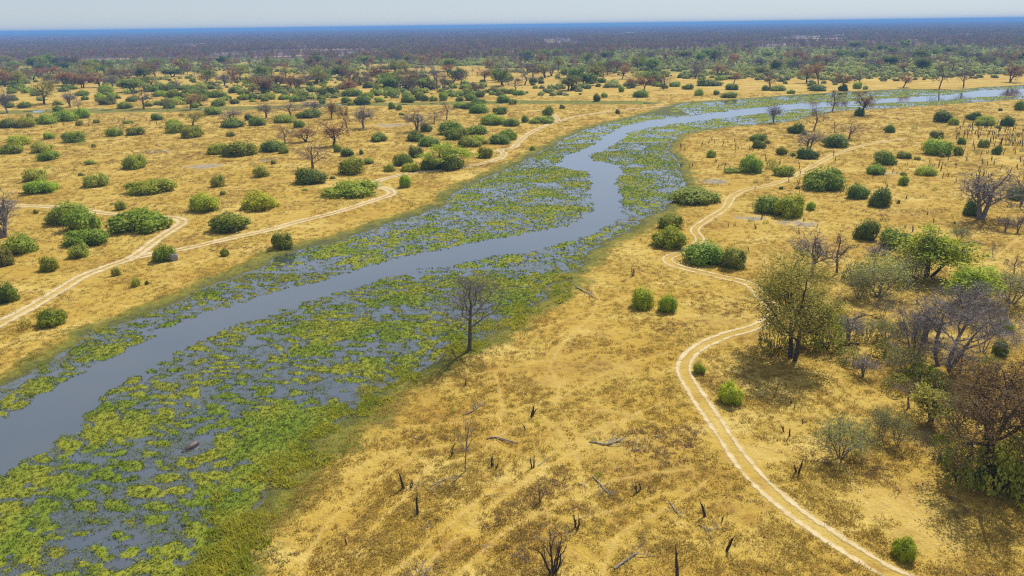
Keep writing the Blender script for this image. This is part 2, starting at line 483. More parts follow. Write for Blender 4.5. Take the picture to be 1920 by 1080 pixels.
# ------------------------------------------------------------------ mesh helpers
def new_mesh(name, verts, faces, mats=(), smooth=False, mi=None):
    me = bpy.data.meshes.new(name)
    verts = np.asarray(verts, np.float32)
    if isinstance(faces, np.ndarray):
        n, k = faces.shape
        me.vertices.add(len(verts)); me.vertices.foreach_set('co', verts.ravel())
        me.loops.add(n * k); me.loops.foreach_set('vertex_index', faces.astype(np.int32).ravel())
        me.polygons.add(n)
        me.polygons.foreach_set('loop_start', np.arange(0, n * k, k, dtype=np.int32))
        me.update(calc_edges=True)
    else:
        me.from_pydata(verts.tolist(), [], faces)
    for m in mats:
        me.materials.append(m)
    if mi is not None:
        me.polygons.foreach_set('material_index', np.asarray(mi, np.int32))
    if smooth:
        me.polygons.foreach_set('use_smooth', np.ones(len(me.polygons), bool))
    me.update()
    return me

def link(name, me, parent=None, kind=None, label=None, cat=None, group=None):
    o = bpy.data.objects.new(name, me)
    COL.objects.link(o)
    if parent is not None:
        o.parent = parent
    tag(o, label, cat, group, kind)
    return o

def tag(o, label=None, cat=None, group=None, kind=None):
    if label: o['label'] = label
    if cat: o['category'] = cat
    if group: o['group'] = group
    if kind: o['kind'] = kind
    return o

def attr(me, name, v):
    a = me.attributes.new(name, 'FLOAT', 'POINT')
    a.data.foreach_set('value', np.asarray(v, np.float32))

# ------------------------------------------------------------------ ground: one sheet to the horizon
def build_ground():
    ys = [-250, -150, -80, -30, 0, 20, 34, 42]
    y = 47.0
    while y < 720:
        ys.append(y); y += max(0.3, 0.0066 * y)
    while y < 45000:
        ys.append(y); y *= 1.07
    ys = np.array(ys)
    core = np.linspace(-1, 1, 561)
    side = np.array([1.03, 1.08, 1.16, 1.3, 1.55, 2.0, 3.0, 5.0])
    us = np.concatenate([-side[::-1], core, side])
    wy = 24 + 0.72 * np.clip(ys, 0, 3000) + 0.2 * np.clip(ys - 3000, 0, None)
    X = us[None, :] * wy[:, None]
    Y = np.repeat(ys[:, None], len(us), 1)
    x = X.ravel(); y = Y.ravel()
    sd = wet_sd(x, y); td = track_dist(x, y)
    z = ground_z(x, y, sd, td)
    nr, nc = X.shape
    i = np.arange(nr - 1)[:, None] * nc + np.arange(nc - 1)[None, :]
    f = np.stack([i, i + 1, i + nc + 1, i + nc], -1).reshape(-1, 4)
    me = new_mesh('ground', np.stack([x, y, z], 1), f, [M['ground']], True)
    wn_ = (fbm(x / 7.0, y / 7.0, 5, 3) - 0.5) * 5.0
    attr(me, 'wet', np.maximum(sstep(9.5, -3.0, sdist(x, y, WETLAND) + wn_), 0.62 * sstep(4.0, -3.0, sdist(x, y, STREAM) + wn_ * 2)))
    tr = np.zeros(x.shape)
    for t in TRAILS:
        m = (x > t[:, 0].min() - 8) & (x < t[:, 0].max() + 8) & (y > t[:, 1].min() - 8) & (y < t[:, 1].max() + 8)
        if m.any():
            tr[m] = np.maximum(tr[m], 0.72 * np.exp(-(seg_dist(x[m], y[m], t, False) / np.clip(0.003 * y[m], 0.38, 1.3)) ** 2))
    tr = np.maximum(tr, 0.5 * np.exp(-(td / 2.4) ** 2))
    br = np.zeros(x.shape); mu = np.zeros(x.shape)
    for lst, arr, amp in ((BROWN, br, 0.55), (MUD, mu, 0.8), (BARE, tr, 0.6)):
        for (a, b, r) in lst:
            cx, cy = P(a, b)
            d = np.hypot((x - cx) / 1.3, y - cy)
            np.maximum(arr, amp * np.exp(-(d / r) ** 2), out=arr)
    attr(me, 'trail', tr); attr(me, 'brown', br); attr(me, 'mud', mu)
    right = sstep(-150, 250, x - 0.05 * y)
    start = 960 - 300 * right + (fbm(x / 130, y / 130, 41, 3) - 0.5) * 160
    attr(me, 'scrub', sstep(0, 60, y - start) * 0.85)
    wst = 1180 + 230 * right + (fbm(x / 200, y / 200, 43, 3) - 0.5) * 260
    attr(me, 'wood', sstep(0, 120, y - wst))
    return link('ground', me, kind='structure')

build_ground()
wx0, wy0, wx1, wy1 = -420.0, 44.0, 640.0, 760.0
link('water', new_mesh('water', [(wx0, wy0, WATER_Z), (wx1, wy0, WATER_Z), (wx1, wy1, WATER_Z), (wx0, wy1, WATER_Z)], [(0, 1, 2, 3)], [M['water']]), kind='structure')

# ------------------------------------------------------------------ vehicle tracks: pairs of sandy ruts laid on the ground
def ribbon(line, off, width):
    d = np.gradient(line, axis=0)
    d /= np.linalg.norm(d, axis=1)[:, None] + 1e-9
    nrm = np.stack([-d[:, 1], d[:, 0]], 1)
    wob = (vnoise(np.arange(len(line)) / 5.0, np.zeros(len(line)), 71 + int(off * 10)) - 0.5) * 0.25
    v = []; uv = []; f = []
    for k in range(4):
        t = k / 3.0
        q = line + nrm * (off + wob + (t - 0.5) * width)[:, None]
        z = ground_z(q[:, 0], q[:, 1]) + 0.05 + 0.00006 * q[:, 1]
        v.append(np.column_stack([q, z]))
        uv.append(np.column_stack([np.full(len(line), t), np.arange(len(line)) * 0.1]))
    v = np.stack(v, 1).reshape(-1, 3); uv = np.stack(uv, 1).reshape(-1, 2)
    for i in range(len(line) - 1):
        for k in range(3):
            a = i * 4 + k
            f.append((a, a + 1, a + 5, a + 4))
    return v, np.array(f), uv

def build_track(name, line, gauge, width):
    vs, fs, us, n = [], [], [], 0
    for s in (-1, 1):
        v, f, uv = ribbon(line, s * gauge / 2, width)
        vs.append(v); fs.append(f + n); us.append(uv); n += len(v)
    v = np.vstack(vs); f = np.vstack(fs); uv = np.vstack(us)
    me = new_mesh(name, v, f, [M['track']], True)
    ul = me.uv_layers.new(name='UVMap')
    ul.data.foreach_set('uv', uv[f.ravel()].astype(np.float32).ravel())
    link(name, me, kind='structure')

build_track('dirt_track_right', TRACK_RIGHT, 1.9, 0.95)
build_track('dirt_track_left', TRACK_LEFT, 2.1, 1.9)
build_track('dirt_track_bank', TRACK_BANK, 2.1, 2.0)
build_track('dirt_track_spur', TRACK_SPUR, 2.1, 2.0)

# ------------------------------------------------------------------ marsh: grassy mats standing in the shallow water
def blades(rng, px, py, pz, n, rad, h0, h1, wid, lean=1.0):
    """n leaning grass blades round each given point, one triangle each"""
    k = len(px) * n
    a = rng.uniform(0, 2 * np.pi, k); r = rad * np.sqrt(rng.uniform(0, 1, k))
    bx = np.repeat(px, n) + r * np.cos(a); by = np.repeat(py, n) + r * np.sin(a); bz = np.repeat(pz, n)
    h = rng.uniform(h0, h1, k); la = rng.uniform(0, 2 * np.pi, k); ln = lean * h * rng.uniform(0.2, 0.9, k)
    wa = rng.uniform(0, np.pi, k); wd = wid * rng.uniform(0.6, 1.4, k)
    v = np.empty((k, 3, 3))
    v[:, 0] = np.stack([bx - wd * np.cos(wa), by - wd * np.sin(wa), bz - 0.04], 1)
    v[:, 1] = np.stack([bx + wd * np.cos(wa), by + wd * np.sin(wa), bz - 0.04], 1)
    v[:, 2] = np.stack([bx + ln * np.cos(la), by + ln * np.sin(la), bz + h], 1)
    return v.reshape(-1, 3), np.arange(k * 3).reshape(-1, 3)

def cell_gap(x, y):
    """how far a point lies inside its cell of a warped, uneven cell pattern (0 on the cell borders)"""
    wx = x + 2.6 * (fbm(x / 5.0, y / 5.0, 401, 3) - 0.5) * 2; wy = y + 1.8 * (fbm(x / 5.0, y / 5.0, 402, 3) - 0.5) * 2
    u = wx / 4.3 + 0.22 * wy; v = wy / 2.7
    iu = np.floor(u); iv = np.floor(v)
    f1 = np.full(x.shape, 9.0); f2 = np.full(x.shape, 9.0)
    for a in (-1, 0, 1):
        for b in (-1, 0, 1):
            cu = iu + a; cv = iv + b
            d = np.hypot(cu + 0.08 + 0.84 * _hash(cu, cv, 411) - u, cv + 0.08 + 0.84 * _hash(cu, cv, 412) - v)
            f2 = np.where(d < f1, f1, np.minimum(f2, d)); f1 = np.minimum(f1, d)
    return f2 - f1

def marsh_field(x, y):
    w = 0.145 - 0.10 * sstep(150.0, 330.0, y) + 0.85 * (fbm(x / 11.0, y / 8.0, 421, 3) - 0.5) + 0.42 * (fbm(x / 1.3, y / 1.0, 422, 2) - 0.5)
    hx, hy = P(357, 835)
    n = fbm(x / 2.5, y / 2.5, 423, 2) - 0.5
    return (cell_gap(x, y) > w) & (wet_sd(x, y) < -0.8) & (chan_sd(x, y) > 0.3 + 2.4 * n) & (np.hypot((x - hx) / 1.3, y - hy) > 2.1)

def marsh_patches(x0, x1, y0, y1, st):
    """grow the field into patches: lists of (vertices, faces, area) with a soft rising rim"""
    gx = np.arange(x0, x1, st); gy = np.arange(y0, y1, st)
    X, Y = np.meshgrid(gx + st / 2, gy + st / 2)
    m = np.zeros(X.shape, bool)
    for r in range(0, X.shape[0], 64):
        m[r:r + 64] = marsh_field(X[r:r + 64].ravel(), Y[r:r + 64].ravel()).reshape(X[r:r + 64].shape)
    m[0] = m[-1] = False; m[:, 0] = m[:, -1] = False
    # vertex height: 0 on the rim, rising inward
    nr, nc = m.shape
    cnt = np.zeros((nr + 1, nc + 1), int)
    for a in (0, 1):
        for b in (0, 1):
            cnt[a:nr + a, b:nc + b] += m
    lev = (cnt == 4).astype(float)
    core = lev.copy()
    for a, b in ((0, 1), (0, -1), (1, 0), (-1, 0)):
        core = np.minimum(core, np.roll(lev, (a, b), (0, 1)))
    VX, VY = np.meshgrid(np.arange(nc + 1) * st + x0, np.arange(nr + 1) * st + y0)
    VX = VX.astype(float); VY = VY.astype(float)
    rim = (cnt > 0) & (cnt < 4)
    any_ = cnt > 0
    for _ in range(3):                       # round the stair-stepped rim off
        sx = np.zeros_like(VX); sy = np.zeros_like(VX); k = np.zeros_like(VX)
        for a, b in ((0, 1), (0, -1), (1, 0), (-1, 0)):
            q = np.roll(rim, (a, b), (0, 1))
            sx += np.where(q, np.roll(VX, (a, b), (0, 1)), 0); sy += np.where(q, np.roll(VY, (a, b), (0, 1)), 0); k += q
        ok = rim & (k > 0)
        VX = np.where(ok, 0.45 * VX + 0.55 * sx / np.maximum(k, 1), VX); VY = np.where(ok, 0.45 * VY + 0.55 * sy / np.maximum(k, 1), VY)
    VX = VX + (vnoise(VX * 3.1, VY * 3.1, 431) - 0.5) * st * 0.7; VY = VY + (vnoise(VX * 3.1, VY * 3.1, 432) - 0.5) * st * 0.7
    VZ = WATER_Z - 0.05 + 0.10 * lev + 0.06 * core + (vnoise(VX * 1.9, VY * 1.9, 433) - 0.5) * 0.14 * lev
    # label the patches
    lab = -np.ones(m.shape, int); out = []
    mm = m.tolist()
    for r in range(nr):
        for c in range(nc):
            if mm[r][c]:
                mm[r][c] = False
                stack = [(r, c)]; cells = []
                while stack:
                    a, b = stack.pop(); cells.append((a, b))
                    for a2, b2 in ((a + 1, b), (a - 1, b), (a, b + 1), (a, b - 1)):
                        if 0 <= a2 < nr and 0 <= b2 < nc and mm[a2][b2]:
                            mm[a2][b2] = False; stack.append((a2, b2))
                if len(cells) < 3:
                    continue
                cc = np.array(cells)
                q = np.stack([cc[:, 0] * (nc + 1) + cc[:, 1], cc[:, 0] * (nc + 1) + cc[:, 1] + 1, (cc[:, 0] + 1) * (nc + 1) + cc[:, 1] + 1, (cc[:, 0] + 1) * (nc + 1) + cc[:, 1]], 1)
                u, inv = np.unique(q, return_inverse=True)
                v = np.stack([VX.ravel()[u], VY.ravel()[u], VZ.ravel()[u]], 1)
                out.append((v, as_tris(inv.reshape(q.shape)), len(cells) * st * st, v[inv.reshape(q.shape)].mean(1)))
    return out

def as_tris(f):
    return f if f.shape[1] == 3 else np.vstack([f[:, [0, 1, 2]], f[:, [0, 2, 3]]])

def build_marsh():
    rng = np.random.default_rng(7)
    items = []
    for (x0, x1, y0, y1, st, dens, wid) in ((-75.0, 40.0, 50.0, 152.0, 0.42, 11.0, 0.06), (-60.0, 130.0, 152.0, 330.0, 0.75, 3.5, 0.10), (-40.0, 460.0, 330.0, 640.0, 1.3, 0.6, 0.2)):
        for v, f, area, cen in marsh_patches(x0, x1, y0, y1, st):
            c = v.mean(0)
            px, py, dep = project(c[0], c[1], 0)
            if dep < 5 or px < -200 or px > 2120 or py > 1200:
                continue
            n = max(2, int(area * dens))
            k = rng.integers(0, len(cen), n)
            g = cen[k] + rng.uniform(-0.6, 0.6, (n, 3)) * np.array([st, st, 0])
            bv, bf = blades(rng, g[:, 0], g[:, 1], np.maximum(g[:, 2], WATER_Z), 4, 0.2, 0.05, 0.28, wid, 1.9)
            seen = area / dep ** 2 if (-30 < px < 1950 and py < 1100) else 0.0
            items.append((seen, c, np.vstack([v, bv]), np.vstack([f, bf + len(v)]), px, py))
    items.sort(key=lambda q: -q[0])
    fv, ff, n = [], [], 0
    up = [p[0] for p in CH_UP[:20]], [p[1] for p in CH_UP[:20]]
    lo = [p[0] for p in CH_LO[:21]], [p[1] for p in CH_LO[:21]]
    rank = {}
    for i, (seen, c, v, f, px, py) in enumerate(items):
        if i < 280 and seen > 0:
            left = py < 0.5 * (np.interp(px, *up) + np.interp(px, *lo)) and px < 1113
            if left:
                reg_ = 'left of the channel, ' + ('left of the track fork' if px < 330 else ('below the riverside track' if px < 760 else 'at the river bend'))
            else:
                reg_ = 'right of the channel, ' + ('below the hippo' if py > 845 else ('level with the hippo' if py > 700 else ('left of the lone bare tree' if px < 880 else 'upstream of the lone bare tree')))
            rank[reg_] = rank.get(reg_, 0) + 1
            lab = {1: 'largest green grassy mat ', 2: 'second largest green grassy mat ', 3: 'third largest green grassy mat '}.get(rank[reg_], 'smaller green grassy mat ') + reg_
            o = link('marsh_mat', new_mesh('marsh_mat', v - np.array([c[0], c[1], WATER_Z]), f, [M['mat']]), label=lab, cat='marsh mat', group='grassy mats ' + reg_)
            o.location = (c[0], c[1], WATER_Z)
        else:
            fv.append(v); ff.append(f + n); n += len(v)
    link('marsh_grass', new_mesh('marsh_grass', np.vstack(fv), np.vstack(ff), [M['mat']]), kind='stuff', label='small and distant grassy mats filling the rest of the marsh', cat='marsh grass')
    print('mats', len(items), sum(len(q[3]) for q in items))

build_marsh()

# ------------------------------------------------------------------ scattered stuff (geometry nodes instances on points)
def scatter(name, pts, scl, sources, label, cat, seed=0):
    """one object of uncountable stuff: source meshes instanced on points"""
    rng = np.random.default_rng(seed)
    me = bpy.data.meshes.new(name)
    me.vertices.add(len(pts)); me.vertices.foreach_set('co', np.asarray(pts, np.float32).ravel())
    attr(me, 'scl', scl); attr(me, 'rot', rng.uniform(0, 6.283, len(pts)))
    ia = me.attributes.new('idx', 'INT', 'POINT')
    ia.data.foreach_set('value', rng.integers(0, len(sources), len(pts)).astype(np.int32))
    me.update()
    c = bpy.data.collections.new(name + '_source')
    for k, s in enumerate(sources):
        c.objects.link(bpy.data.objects.new('%s_piece_%02d' % (name, k), s))
    g = bpy.data.node_groups.new(name + '_scatter', 'GeometryNodeTree')
    g.interface.new_socket('Geometry', in_out='INPUT', socket_type='NodeSocketGeometry')
    g.interface.new_socket('Geometry', in_out='OUTPUT', socket_type='NodeSocketGeometry')
    N = g.nodes
    gi = N.new('NodeGroupInput'); go = N.new('NodeGroupOutput')
    ci = N.new('GeometryNodeCollectionInfo')
    ci.inputs['Collection'].default_value = c
    ci.inputs['Separate Children'].default_value = True
    ci.inputs['Reset Children'].default_value = True
    ip = N.new('GeometryNodeInstanceOnPoints')
    ip.inputs['Pick Instance'].default_value = True
    def na(nm, typ):
        q = N.new('GeometryNodeInputNamedAttribute'); q.data_type = typ
        q.inputs['Name'].default_value = nm
        return q.outputs['Attribute']
    cx = N.new('ShaderNodeCombineXYZ')
    g.links.new(na('rot', 'FLOAT'), cx.inputs['Z'])
    g.links.new(gi.outputs[0], ip.inputs['Points'])
    g.links.new(ci.outputs[0], ip.inputs['Instance'])
    g.links.new(na('idx', 'INT'), ip.inputs['Instance Index'])
    g.links.new(cx.outputs[0], ip.inputs['Rotation'])
    g.links.new(na('scl', 'FLOAT'), ip.inputs['Scale'])
    g.links.new(ip.outputs[0], go.inputs[0])
    o = link(name, me, kind='stuff', label=label, cat=cat)
    md = o.modifiers.new('scatter', 'NODES')
    md.node_group = g
    return o

# ------------------------------------------------------------------ plant generator
def unit(v):
    return v / (np.linalg.norm(v) + 1e-9)

class Plant:
    def __init__(self, seed):
        self.r = np.random.default_rng(seed)
        self.ch = []; self.tips = []

    def limb(self, p, d, L, r, lvl, S):
        R = self.r
        n = 5 if lvl == 0 else (4 if lvl < S['lv'] else 2)
        pts = [np.array(p, float)]; d = unit(np.array(d, float))
        for i in range(n):
            d = unit(d + R.normal(0, S['wob'][min(lvl, len(S['wob']) - 1)], 3) + np.array([0, 0, S['up'][min(lvl, len(S['up']) - 1)]]))
            pts.append(pts[-1] + d * L / n)
        end = 0.55 if lvl < S['lv'] else 0.3
        rad = [r * (1 - (1 - end) * i / n) for i in range(n + 1)]
        self.ch.append((pts, rad, lvl))
        if lvl >= S['lv']:
            self.tips += [(q, d) for q in pts[1:]]
            return
        k = S['kids'][lvl]
        az = R.uniform(0, 6.28)
        for j in range(k):
            lo = S['lo'][min(lvl, len(S['lo']) - 1)]
            t = lo + (1 - lo) * (j + R.uniform(0.2, 0.9)) / k
            if j == k - 1: t = 1.0
            f = t * n; i0 = min(int(f), n - 1)
            q = pts[i0] + (pts[i0 + 1] - pts[i0]) * (f - i0)
            ax = unit(pts[i0 + 1] - pts[i0])
            az += 2.4 + R.uniform(-0.5, 0.5)
            u = unit(np.cross(ax, [0.31, 0.77, 0.55])); v = np.cross(ax, u)
            an = math.radians(S['ang'][min(lvl, len(S['ang']) - 1)]) * R.uniform(0.65, 1.3)
            if j == k - 1: an *= 0.35
            nd = ax * math.cos(an) + (u * math.cos(az) + v * math.sin(az)) * math.sin(an)
            self.limb(q, nd, L * S['rat'][min(lvl, len(S['rat']) - 1)] * R.uniform(0.7, 1.15) * (1.15 - 0.35 * t), r * (1 - (1 - end) * t) * (0.8 if j == k - 1 else 0.6), lvl + 1, S)

    def wood(self, sides=(7, 5, 4, 3, 3), fine=0, fl=0.6, fw=0.012):
        V, F = [], []; n = 0
        for pts, rad, lvl in self.ch:
            s = sides[min(lvl, len(sides) - 1)]
            for i, (q, r) in enumerate(zip(pts, rad)):
                ax = unit(pts[min(i + 1, len(pts) - 1)] - pts[max(i - 1, 0)])
                u = unit(np.cross(ax, [0.31, 0.77, 0.55])); v = np.cross(ax, u)
                for k in range(s):
                    a = 6.2832 * k / s
                    V.append(q + (u * math.cos(a) + v * math.sin(a)) * r)
            for i in range(len(pts) - 1):
                for k in range(s):
                    a = n + i * s + k; b = n + i * s + (k + 1) % s
                    F.append((a, b, b + s)); F.append((a, b + s, a + s))
            n += len(pts) * s
        for q, d in self.tips:
            for _ in range(fine):
                e = unit(d + self.r.normal(0, 0.6, 3)) * fl * self.r.uniform(0.5, 1.2)
                sd = unit(np.cross(e, self.r.normal(0, 1, 3))) * fw
                V += [q - sd, q + sd, q + e]; F.append((n, n + 1, n + 2)); n += 3
        return np.array(V), np.array(F)

    def leaves(self, per, size, spread, flat=1.0):
        R = self.r
        c = np.array([q for q, d in self.tips])
        c = np.repeat(c, per, 0) + R.normal(0, spread, (len(c) * per, 3)) * np.array([1, 1, flat])
        return cards(R, c, size, np.array([[0, 0, 0.45]]))

def cards(R, c, size, out=None, asp=0.6):
    """small leaf-shaped quads at the given points"""
    n = len(c)
    m = R.normal(0, 1, (n, 3))
    if out is not None:
        m = m * 0.5 + out                  # leaves face outward and up
    m /= np.linalg.norm(m, axis=1)[:, None]
    a = np.cross(m, R.normal(0, 1, (n, 3))); a /= np.linalg.norm(a, axis=1)[:, None] + 1e-9
    b = np.cross(m, a)
    s = (size * R.uniform(0.55, 1.35, n))[:, None]
    V = np.stack([c - a * s, c + b * s * asp, c + a * s, c - b * s * asp], 1).reshape(-1, 3)
    return V, np.arange(n * 4).reshape(-1, 4)

def bush_foliage(seed, n, leaf, lobes=7, squash=1.0, gap=0.0):
    """dome of leaves 2 wide (x, y in -1..1) and about 1 high: several lobes, each a shell of leaf cards round a leafy core"""
    R = np.random.default_rng(seed)
    L = [(0, 0, 0.30, 0.62, 0.66)]
    for k in range(lobes):
        a = 6.283 * k / lobes + R.uniform(-0.4, 0.4)
        d = R.uniform(0.38, 0.62); r = R.uniform(0.30, 0.44)
        L.append((d * math.cos(a), d * math.sin(a), R.uniform(0.12, 0.5), r, r * R.uniform(0.7, 1.35)))
    V, F = [], []; base = 0
    pts, outs = [], []
    tot = sum(l[3] ** 2 for l in L)
    for (x, y, z, r, h) in L:
        m = int(n * r * r / tot)
        d = R.normal(0, 1, (m, 3)); d /= np.linalg.norm(d, axis=1)[:, None]
        rad = 1.0 - np.abs(R.normal(0, 0.13, m))
        rad *= 0.74 + 0.5 * vnoise(d[:, 0] * 4 + seed, d[:, 1] * 4 + d[:, 2] * 3.1, seed) + np.where(R.uniform(0, 1, m) > 0.93, 0.14, 0.0)
        q = np.array([x, y, z]) + d * np.array([r, r, h]) * rad[:, None]
        keep = q[:, 2] > 0.01
        for (x2, y2, z2, r2, h2) in L:      # drop what lies deep inside another lobe
            if (x2, y2, z2) != (x, y, z):
                keep &= ((q - np.array([x2, y2, z2])) / np.array([r2, r2, h2]) * 1.25).__pow__(2).sum(1) > 1
        if gap:
            keep &= vnoise(q[:, 0] * 4 + q[:, 2] * 3.3 + 3, q[:, 1] * 4 - q[:, 2] * 3.7, seed + 5) + R.uniform(-0.3, 0.3, len(q)) > gap
        pts.append(q[keep]); outs.append(d[keep] + np.array([0, 0, 0.5]))
        # leafy core that closes the view through the bush
        if not gap:
            th = np.linspace(0, 6.283, 9)[:-1]; ph = [-0.5, 0.1, 0.7, 1.2]
            cv = [np.array([x + 0.68 * r * math.cos(p) * math.cos(t), y + 0.68 * r * math.cos(p) * math.sin(t), max(0.0, z + 0.66 * h * math.sin(p))]) * (1 + 0.06 * R.normal()) for p in ph for t in th]
            cv.append(np.array([x, y, z + 0.66 * h]))
            V += cv
            for i in range(3):
                for k in range(8):
                    a = base + i * 8 + k; b = base + i * 8 + (k + 1) % 8
                    F += [(a, b, b + 8), (a, b + 8, a + 8)]
            for k in range(8):
                F.append((base + 24 + k, base + 24 + (k + 1) % 8, base + 32))
            base += 33
    V2, F2 = cards(R, np.vstack(pts), leaf, np.vstack(outs))
    F2 = as_tris(F2)
    if V:
        return np.vstack([np.array(V), V2]) * np.array([1, 1, squash]), np.vstack([np.array(F), F2 + base])
    return V2 * np.array([1, 1, squash]), F2

def bush_stems(seed, n=9):
    R = np.random.default_rng(seed + 900)
    p = Plant(seed)
    for k in range(n):
        a = R.uniform(0, 6.28); t = R.uniform(0.3, 0.8)
        p.limb((0.18 * math.cos(a), 0.18 * math.sin(a), -0.03), (t * math.cos(a), t * math.sin(a), 0.9), R.uniform(0.5, 0.8), 0.018, 1, dict(lv=1, wob=[0.1], up=[0.05], kids=[0, 0], lo=[0.3], ang=[30], rat=[0.5]))
    return p.wood()

BUSH = {}
def bush_meshes():
    for tone in ('green', 'dark', 'bright', 'olive'):
        for k in range(3):
            s = {'green': 100, 'dark': 200, 'bright': 300, 'olive': 400}[tone] + k
            v, f = bush_foliage(s, 4200, 0.05, 6 + k * 2)
            BUSH[tone, k] = new_mesh('bush_foliage_' + tone, v, f, [M['leaf_' + tone]])
    for k in range(2):                         # loose, thin shrubs one can look into
        for tone in ('pale', 'olive', 'bright'):
            v, f = bush_foliage(500 + k + len(tone) * 7, 2600, 0.05, 7, 1.0, 0.36)
            BUSH['thin_' + tone, k] = new_mesh('shrub_foliage_' + tone, v, f, [M['leaf_' + tone]])
    for k in range(3):
        v, f = bush_stems(k)
        BUSH['stem', k] = new_mesh('bush_stems', v, f, [M['bark']])
bush_meshes()

TREE = {}
def reg(name, plant, wood_args, leaf_args, wmat, lmat):
    v, f = plant.wood(**wood_args)
    H = v[:, 2].max(); W = np.percentile(np.hypot(v[:, 0], v[:, 1]), 97) * 2
    wm = new_mesh(name + '_wood', v, f, [M[wmat]])
    lm = None
    if leaf_args:
        v2, f2 = plant.leaves(**leaf_args)
        H = max(H, v2[:, 2].max())
        lm = new_mesh(name + '_leaves', v2, as_tris(f2), [M[lmat]])
    TREE[name] = (wm, lm, H, W)

def tree_meshes():
    def make(seed, H, S, stems=1, lean=0.05, r0=0.3, fork=0.0):
        p = Plant(seed)
        for k in range(stems):
            a = 6.28 * k / stems + seed
            p.limb((fork * math.cos(a), fork * math.sin(a), -0.15), (lean * math.cos(a), lean * math.sin(a), 1), H, r0, 0, S)
        return p
    tall = dict(lv=4, wob=[0.05, 0.14, 0.2, 0.28, 0.35], up=[0.02, 0.12, 0.08, 0.04, 0.0], kids=[6, 4, 4, 4], lo=[0.48, 0.25, 0.2, 0.2], ang=[38, 42, 48, 50], rat=[0.55, 0.62, 0.6, 0.6])
    wide = dict(lv=4, wob=[0.10, 0.16, 0.22, 0.3, 0.35], up=[0.03, 0.05, 0.03, 0.02, 0.0], kids=[5, 4, 4, 4], lo=[0.45, 0.3, 0.2, 0.2], ang=[48, 45, 50, 50], rat=[0.75, 0.65, 0.6, 0.6])
    small = dict(lv=3, wob=[0.08, 0.16, 0.25, 0.35], up=[0.03, 0.08, 0.05, 0.0], kids=[6, 5, 4], lo=[0.4, 0.25, 0.2], ang=[45, 48, 50], rat=[0.72, 0.6, 0.6])
    umb = dict(lv=3, wob=[0.06, 0.12, 0.2, 0.3], up=[0.03, -0.02, -0.06, -0.08], kids=[7, 6, 5], lo=[0.6, 0.35, 0.2], ang=[58, 42, 45], rat=[0.85, 0.55, 0.55])
    reg('dead_tall', make(3, 8.5, dict(tall, wob=[0.012, 0.14, 0.2, 0.28, 0.35], kids=[8, 4, 4, 4], ang=[46, 44, 48, 50]), 1, 0.0, 0.20), dict(fine=3, fl=0.95, fw=0.010), None, 'bark_mid', None)
    reg('grey_wide', make(11, 5.5, wide, 3, 0.42, 0.17, 0.35), dict(fine=4, fl=0.75, fw=0.016), None, 'bark_grey', None)
    reg('grey_open', make(17, 5.0, wide, 3, 0.5, 0.12, 0.2), dict(fine=1, fl=0.6, fw=0.014), None, 'bark_grey', None)
    reg('olive_big', make(23, 7.0, dict(tall, kids=[7, 4, 4, 4], lo=[0.30, 0.2, 0.2, 0.2], ang=[52, 46, 48, 50]), 2, 0.09, 0.21, 0.26), dict(fine=2, fl=0.7, fw=0.012), dict(per=13, size=0.08, spread=0.40), 'bark', 'leaf_sparse')
    reg('rust_big', make(29, 6.0, wide, 2, 0.3, 0.36, 0.5), dict(fine=2, fl=0.6, fw=0.012), dict(per=10, size=0.09, spread=0.38, flat=0.7), 'bark', 'leaf_rust_olive')
    reg('green_tree', make(37, 5.0, small, 3, 0.3, 0.22, 0.25), dict(fine=0), dict(per=11, size=0.17, spread=0.42), 'bark', 'leaf_green')
    reg('umbrella', make(41, 5.5, umb, 2, 0.35, 0.22, 0.2), dict(fine=0), dict(per=7, size=0.17, spread=0.42, flat=0.5), 'bark', 'leaf_bright')
    reg('pale_small', make(43, 3.0, small, 4, 0.4, 0.09, 0.1), dict(fine=2, fl=0.45, fw=0.012), dict(per=3, size=0.09, spread=0.35), 'bark_grey', 'leaf_pale')
    reg('slim', make(91, 5.2, dict(small, kids=[7, 4, 3], lo=[0.42, 0.25, 0.2], ang=[34, 38, 42], rat=[0.5, 0.55, 0.5]), 1, 0.05, 0.11), dict(fine=1, fl=0.4, fw=0.010), None, 'bark_grey', None)
    for k in range(3):
        reg('bare_%d' % k, make(50 + k, 5.0, small, 1 + k % 2, 0.1, 0.24, 0.1), dict(fine=5, fl=0.8, fw=0.024), None, 'bark_grey' if k == 1 else 'twig_brown', None)
        reg('rust_%d' % k, make(60 + k, 4.6, small, 1 + k % 2, 0.12, 0.24, 0.1), dict(fine=2, fl=0.7, fw=0.02), dict(per=5, size=0.16, spread=0.36), 'bark', 'leaf_rust')
        reg('dark_%d' % k, make(70 + k, 4.2, small, 1 + k % 2, 0.15, 0.24, 0.1), dict(fine=0), dict(per=9, size=0.22, spread=0.45), 'bark', 'leaf_dark')
        reg('oliv_%d' % k, make(80 + k, 4.6, small, 1 + k % 2, 0.12, 0.24, 0.1), dict(fine=2, fl=0.7, fw=0.02), dict(per=5, size=0.17, spread=0.42), 'bark', 'leaf_olive')
tree_meshes()

